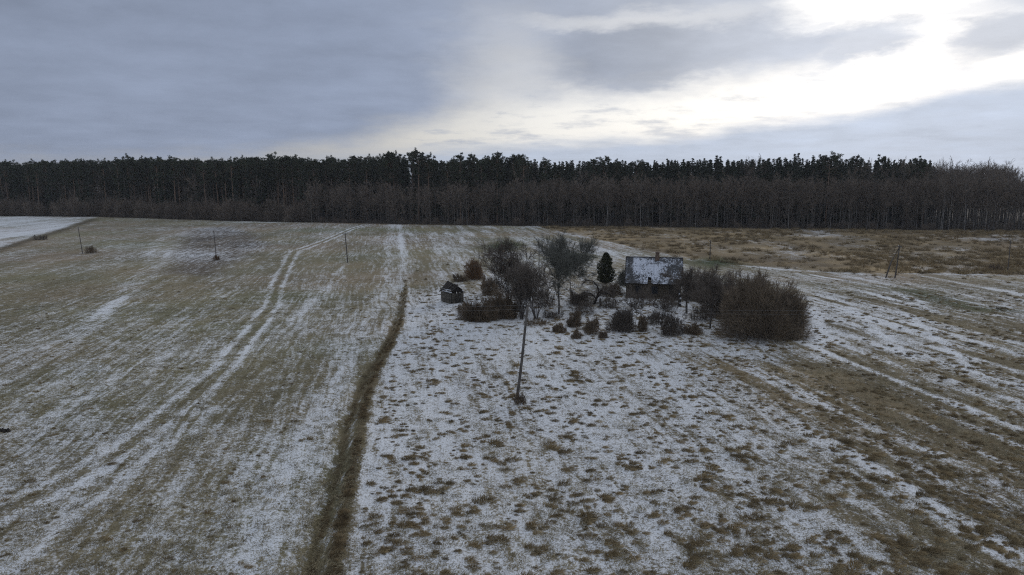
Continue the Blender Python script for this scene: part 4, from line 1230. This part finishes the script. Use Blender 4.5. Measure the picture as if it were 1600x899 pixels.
shrub('dry_shrub', 'faded bush behind the hedge, left of the many-stemmed tree', 768, 462, 40, 436, 78, (30, 240, 1200, 2400), 'redtwig', .8, .010, .6, .7)

for k, (px_, py_, w_, t_, m_, lab_) in enumerate([
        (912, 492, 40, 474, 'twig_home', 'low tangle in front of the dark bush beside the bent tree'), (950, 482, 36, 468, 'twig_home', 'dark low tangle right of the bent tree trunk'),
        (862, 497, 40, 482, 'twig_home', 'low thorn tangle at the foot of the dark-trunked tree'), (1020, 506, 34, 490, 'twig_home', 'thin scrub between the two small yard trees'),
        (1096, 502, 40, 480, 'twig_home', 'tangle at the foot of the crooked tree'), (725, 488, 26, 476, 'redtwig', 'low rusty weeds between the hut and the hedge'),
        (1075, 520, 26, 508, 'redtwig', 'rusty weeds left of the round dark bush'), (835, 508, 44, 500, 'redtwig', 'flat rusty weeds behind the leaning pole')]):
    shrub('dry_shrub', lab_, px_, py_, w_, t_, 90 + k, (24, 170, 650, 1100), m_, .8, .009, .8, .7)

# charred stump beside the house corner
x, y = at(1061, 477)
s = thing('dead_stump', 'dark splintered dead trunk beside the house corner with snow on it', 'stump', (x, y, gz(x, y)))
m_ = MB(); m_.tube([[0, 0, -.2], [.03, 0, .9], [-.08, .02, 1.7], [.02, .05, 2.5]], [.30, .24, .20, .07], 7)
m_.tube([[0, 0, 1.2], [.35, -.05, 1.7], [.55, 0, 2.1]], [.12, .09, .03], 5)
obj('trunk', m_.mesh('stump', M['dark_board']), s)
sn = MB(); sn.box((.12, -.2, 1.15), (.22, .1, .16)); sn.box((-.05, -.2, 1.75), (.16, .1, .12)); sn.box((.05, -.25, .5), (.2, .08, .12))
obj('snow_cap', sn.mesh('stump_snow', M['snow']), s)

# ------------------------------------------------------------------ poles and wires
def pole(name, label, px, py, ptop, top_px=None, r=.13, arm=True, brace=None, group='line of poles across the far fields', loc=None, h=None):
    x, y = loc if loc else at(px, py)
    h = h or h_for(ptop, y)
    lean = 0.0 if top_px is None else (top_px - px) / F_PX * y * .98
    t = thing(name, label, 'pole', (x, y, gz(x, y)), 0, group)
    k = np.linspace(0, 1, 6)
    obj('shaft', MB().tube(np.stack([lean * k + .03 * np.sin(k * 5), 0 * k, -.3 + (h + .3) * k], -1), r * (1 - .32 * k), 8).mesh('shaft', M['pole'], True), t)
    if brace:
        bx = brace
        obj('brace', MB().tube([[bx, -.1, -.3], [bx * .5, -.05, h * .5], [lean - .05, 0, h - .3]], [r, r * .9, r * .8], 7).mesh('brace', M['pole'], True), t)
    tips = []
    for s, dz in ((-1, -.12), (1, -.42)):
        hx = lean * (1 + dz / h) + s * (r + .12)
        hk = obj('hook', MB().tube([[lean * (1 + dz / h), 0, h + dz - .05], [hx, 0, h + dz - .08], [hx, 0, h + dz + .02]], .012, 5).mesh('hook', M['dark_board']), t)
        obj('insulator', MB().tube([[hx, 0, h + dz], [hx, 0, h + dz + .06], [hx, 0, h + dz + .12]], [.035, .05, .025], 7).mesh('insulator', M['ceramic']), hk)
        tips.append((x + hx, y, gz(x, y) + h + dz + .09))
    if arm:
        obj('crossarm', MB().box((lean - .1, 0, h - .25), (1.5 if arm is True else arm, .09, .10)).mesh('crossarm', M['pole']), t)
    return tips


def wire(a, b, sag, label):
    k = np.linspace(0, 1, 25)[:, None]
    P = np.array(a) * (1 - k) + np.array(b) * k; P[:, 2] -= (sag * 4 * k * (1 - k))[:, 0]
    tag(obj('overhead_wire', MB().tube(P, .006, 4).mesh('wire', M['wire'])), label, 'wire', 'overhead wires')


near = pole('utility_pole', 'leaning grey wooden pole standing in the near snowy field', 807, 622, 476, 826, r=.125, arm=False, group=None)
xs_, ys_ = at(807, 622)
nl = pole('utility_pole', 'wooden pole of the near wire, off to the left', 0, 0, 0, arm=False, group=None, loc=(xs_ - 47, ys_ + 2), h=7.3)
nr = pole('utility_pole', 'wooden pole of the near wire, off to the right', 0, 0, 0, arm=False, group=None, loc=(xs_ + 49, ys_ + 3), h=7.0)
for k in (0, 1):
    w_ = ('upper', 'lower')[k]
    wire(nl[k], near[k], .45, f'{w_} thin wire running left from the leaning near pole')
    wire(near[k], nr[k], .5, f'{w_} thin wire running right from the leaning near pole')
far = [pole('utility_pole', 'thin wooden pole beside a small bush in the far left field', 129, 397, 355, 126, arm=False, r=.10),
       pole('utility_pole', 'wooden pole at the edge of the dark ploughed patch', 338, 406, 360, 337, arm=False, r=.10),
       pole('utility_pole', 'wooden pole with short crossarm on a snow patch left of the track', 543, 411, 364, 541, arm=1.2, r=.13),
       pole('utility_pole', 'thin wooden pole behind the orchard trees', 842, 419, 372, 842, arm=False, r=.10),
       pole('utility_pole', 'short wooden pole in the dry meadow behind the house', 1109, 405, 376, 1109, arm=False, r=.11),
       pole('braced_utility_pole', 'braced pole with a slanting strut in the right field', 1398, 435, 384, 1402, arm=1.0, r=.13, brace=-1.7),
       pole('utility_pole', 'thin wooden pole in the dry meadow at the far right', 1574, 426, 376, 1574, arm=False, r=.10)]
names_ = ['far left pole', 'ploughed patch pole', 'snow patch pole', 'orchard pole', 'meadow pole behind the house', 'braced pole', 'far right pole']
for i in range(6):
    for k in (0, 1):
        wire(far[i][k], far[i + 1][k], .5, f"{('upper', 'lower')[k]} thin wire between {names_[i]} and {names_[i + 1]}")

# ------------------------------------------------------------------ grass
def tuft(seed, n, w, h, blade, lean=.55, m='tussock'):
    rng = np.random.default_rng(seed); b = MB()
    a = rng.uniform(0, 6.283, n); q = np.sqrt(rng.random(n)) * w / 2
    S = np.stack([np.cos(a) * q, np.sin(a) * q * .7, np.full(n, -.03)], -1)
    D = unit(np.stack([np.cos(a) * q / w * 1.3 + .25, np.sin(a) * q / w * 1.1 - .1, np.full(n, .75)], -1) + rng.normal(size=(n, 3)) * lean * .6)
    D[:, 2] = np.abs(D[:, 2]) + .08; D = unit(D)
    L = h * rng.uniform(.55, 1.25, n)
    b.cones(S, D, L * .6, blade, .75)
    D2 = unit(D + [.35, -.1, -.45] + rng.normal(size=(n, 3)) * .15)
    b.cones(S + D * (L * .6)[:, None], D2, L * .6, blade * .75)
    return b.mesh('tuft', M[m])


TUS = [tuft(300 + i, 110, .46 + .07 * i, .26 + .03 * (i % 3), .013) for i in range(5)]
SHORT = [tuft(320 + i, 16, .40, .13, .009, .7, 'stubble') for i in range(4)]
DITCH = [tuft(360 + i, 46, .5, .5, .012, .6, 'ditch') for i in range(4)]
TALL = [tuft(340 + i, 40, .6, .55, .013, .5, 'tussock') for i in range(4)]


def make_grass():
    rng = np.random.default_rng(55)

    def in_view(n, y0, y1, power=1.0, margin=1.12):
        y = y0 * (y1 / y0) ** (rng.random(n) ** power)
        x = y * rng.uniform(-1, 1, n) * .7273 * margin
        return x, y
    # tussocks: the dark clumps of the snowy field
    x, y = in_view(30000, 24, 150, .9)
    u = x + .17 * y
    rd = right_of_ditch(x, y)
    clus = fbm(u * .55, y * .22, 81, 3); fine = vnoise(x * .9, y * .9, 83)
    brown = soft_poly(x, y, BROWN, 3)
    yard = soft_poly(x, y, YARD, 4)
    p = np.where(rd > 1.0, .25 + 1.3 * np.clip(clus - .46, 0, 1) + .45 * brown + .5 * yard, .035 + .35 * np.clip(clus - .55, 0, 1))
    p *= np.where(fine > .45, 1.5, .25) * np.where(y > 105, .35, 1)
    p *= ~((rd > -3) & (rd < 1.0))
    keep = rng.random(len(x)) < p * .95
    x, y, rd, brown = x[keep], y[keep], rd[keep], brown[keep]
    s = (.30 + .62 * rng.random(len(x)) ** 1.8) * (1 - .25 * brown) * np.where(rng.random(len(x)) < .08, 1.5, 1) * np.where(rd < 0, .7, 1)
    hs = s * rng.uniform(.6, 1.0, len(x))
    z = land(x, y); rot = np.stack([0 * x, 0 * x, rng.normal(.15, .5, len(x))], -1)
    sx = s * rng.uniform(.8, 1.35, len(x))
    idx = rng.integers(0, 5, len(x))
    # the three hundred that show largest stand as things of their own
    big = (s * sx) / y ** 2 * ((y > 31) & (np.abs(x) < .70 * y) & (rd > 1.0))
    order = np.argsort(-big)[:300]
    ind = np.zeros(len(x), bool); ind[order] = True
    for i in order:
        q = px_of(x[i], y[i])
        side = 'just right of the ditch' if q < 640 else 'left below the leaning pole' if q < 800 else 'right below the leaning pole' if q < 960 else 'below the house' if q < 1100 else 'below the willow dome' if q < 1260 else 'of the streaky right field'
        rk = 'nearest' if y[i] < 35 else 'near' if y[i] < 43 else 'farther'
        lab, gr = f'dry brown grass tussock in the {rk} snow {side}', f'{rk} tussocks {side}'
        o = obj('grass_tussock', TUS[idx[i]]); tag(o, lab, 'grass tussock', gr)
        o.location = (x[i], y[i], z[i]); o.rotation_euler = (0, 0, rot[i, 2]); o.scale = (sx[i], s[i], hs[i])
    r = ~ind
    scatter_object('tussock_grass', 'dry brown tussock grass scattered over the snowy fields', np.stack([x, y, z], -1)[r], rot[r], np.stack([sx, s, hs], -1)[r], idx[r], TUS)
    # short dry grass standing out of the thin snow
    x, y = in_view(100000, 23, 120, 1.05)
    snow, _ = fields(x, y)
    st = fbm((x + .17 * y) * 1.3, y * .3, 91, 3)
    keep = rng.random(len(x)) < np.clip((1.0 - snow) * 1.1 + (st - .5) * 1.2 - .1, .03, .9)
    x, y = x[keep], y[keep]; n = len(x)
    s = rng.uniform(.6, 1.5, n)
    scatter_object('short_grass', 'short pale grass poking through the thin snow', np.stack([x, y, land(x, y)], -1),
                   np.stack([0 * x, 0 * x, rng.normal(.1, .7, n)], -1), np.stack([s * 1.2, s, s * rng.uniform(.5, 1.1, n)], -1), rng.integers(0, 4, n), SHORT)
    # rank brown grass on both banks of the ditch
    P = []
    for L, wd, dens in ((DITCH_L, .24, 11), (DITCH_R, .28, 16)):
        for (ax, ay), (bx, by) in zip(L[:-1], L[1:]):
            ln = math.hypot(bx - ax, by - ay)
            m = int(ln * dens); t = rng.random(m)
            P.append(np.stack([ax + (bx - ax) * t + rng.normal(0, wd * .55, m), ay + (by - ay) * t + rng.normal(0, .2, m)], -1))
    nL = sum(len(q) for q in P[:len(DITCH_L) - 1]); P = np.vstack(P); gap = vnoise(P[:, 0] * .8, P[:, 1] * .55, 95)
    P = P[(gap > np.where(np.arange(len(P)) < nL, .48, .33)) & (P[:, 1] > 20) & (P[:, 1] < 120) & (rng.random(len(P)) < np.where(P[:, 1] > 72, .35, 1))]
    x, y = P[:, 0], P[:, 1]; n = len(x); s = rng.uniform(.24, .62, n) * (0.55 + 0.75 * vnoise(x * .7, y * .35, 96))
    scatter_object('ditch_grass', 'rank brown grass along both banks of the field ditch', np.stack([x, y, land(x, y)], -1),
                   np.stack([0 * x, 0 * x, rng.uniform(0, 6.28, n)], -1), np.stack([s, s, s * rng.uniform(.4, .85, n)], -1), rng.integers(0, 4, n), DITCH)
    # tall dry grass of the far meadow
    m = 9000
    y = rng.uniform(112, 262, m); x = rng.uniform(0, 1, m) * y * .8 + 4
    MP = np.vstack([MEADOW_EDGE, [[400, 110]], [[400, 225]], TREE_LINE[::-1][:6]])
    k = inside(x, y, MP) & (rng.random(m) < np.clip((fbm(x * .05, y * .05, 97, 4) - .3) * 2.2, .1, 1)); x, y = x[k], y[k]; n = len(x)
    s = rng.uniform(.9, 1.7, n)
    scatter_object('meadow_grass', 'tall dry fawn grass of the far meadow', np.stack([x, y, land(x, y)], -1), np.stack([0 * x, 0 * x, rng.uniform(0, 6, n)], -1),
                   np.stack([s * 1.6, s * 1.3, s], -1), rng.integers(0, 4, n), TALL)


make_grass()

# dark clod lying in the left field
x, y = at(6, 673)
c = MB(); rng = np.random.default_rng(3)
for k in range(9):
    a = rng.uniform(0, 6.28); q = rng.uniform(0, .35)
    P0 = np.array([math.cos(a) * q, math.sin(a) * q * .5, -.05]); c.tube([P0, P0 + [rng.uniform(-.1, .1), 0, .12], P0 + [rng.uniform(-.15, .15), .03, rng.uniform(.18, .3)]], [.16, .13, .04], 6)
o = obj('earth_clod', c.mesh('clod', M['dark'])); o.location = (x, y, gz(x, y)); tag(o, 'dark clod of turned earth at the left edge of the field', 'clod')

# ------------------------------------------------------------------ damp winter air
hm = bpy.data.materials.new('damp_air'); hm.use_nodes = True
ht = hm.node_tree; ht.nodes.clear()
ho = ht.nodes.new('ShaderNodeOutputMaterial'); hv = ht.nodes.new('ShaderNodeVolumePrincipled')
hv.inputs['Color'].default_value = (0.92, 0.95, 1.0, 1); hv.inputs['Density'].default_value = 0.00012; hv.inputs['Anisotropy'].default_value = 0.2
ht.links.new(hv.outputs[0], ho.inputs['Volume'])
hz = obj('haze', MB().box((0, 2500, 16), (8100, 13100, 36)).mesh('haze', hm)); tag(hz, 'thin damp winter air over the fields', None, None, 'stuff')
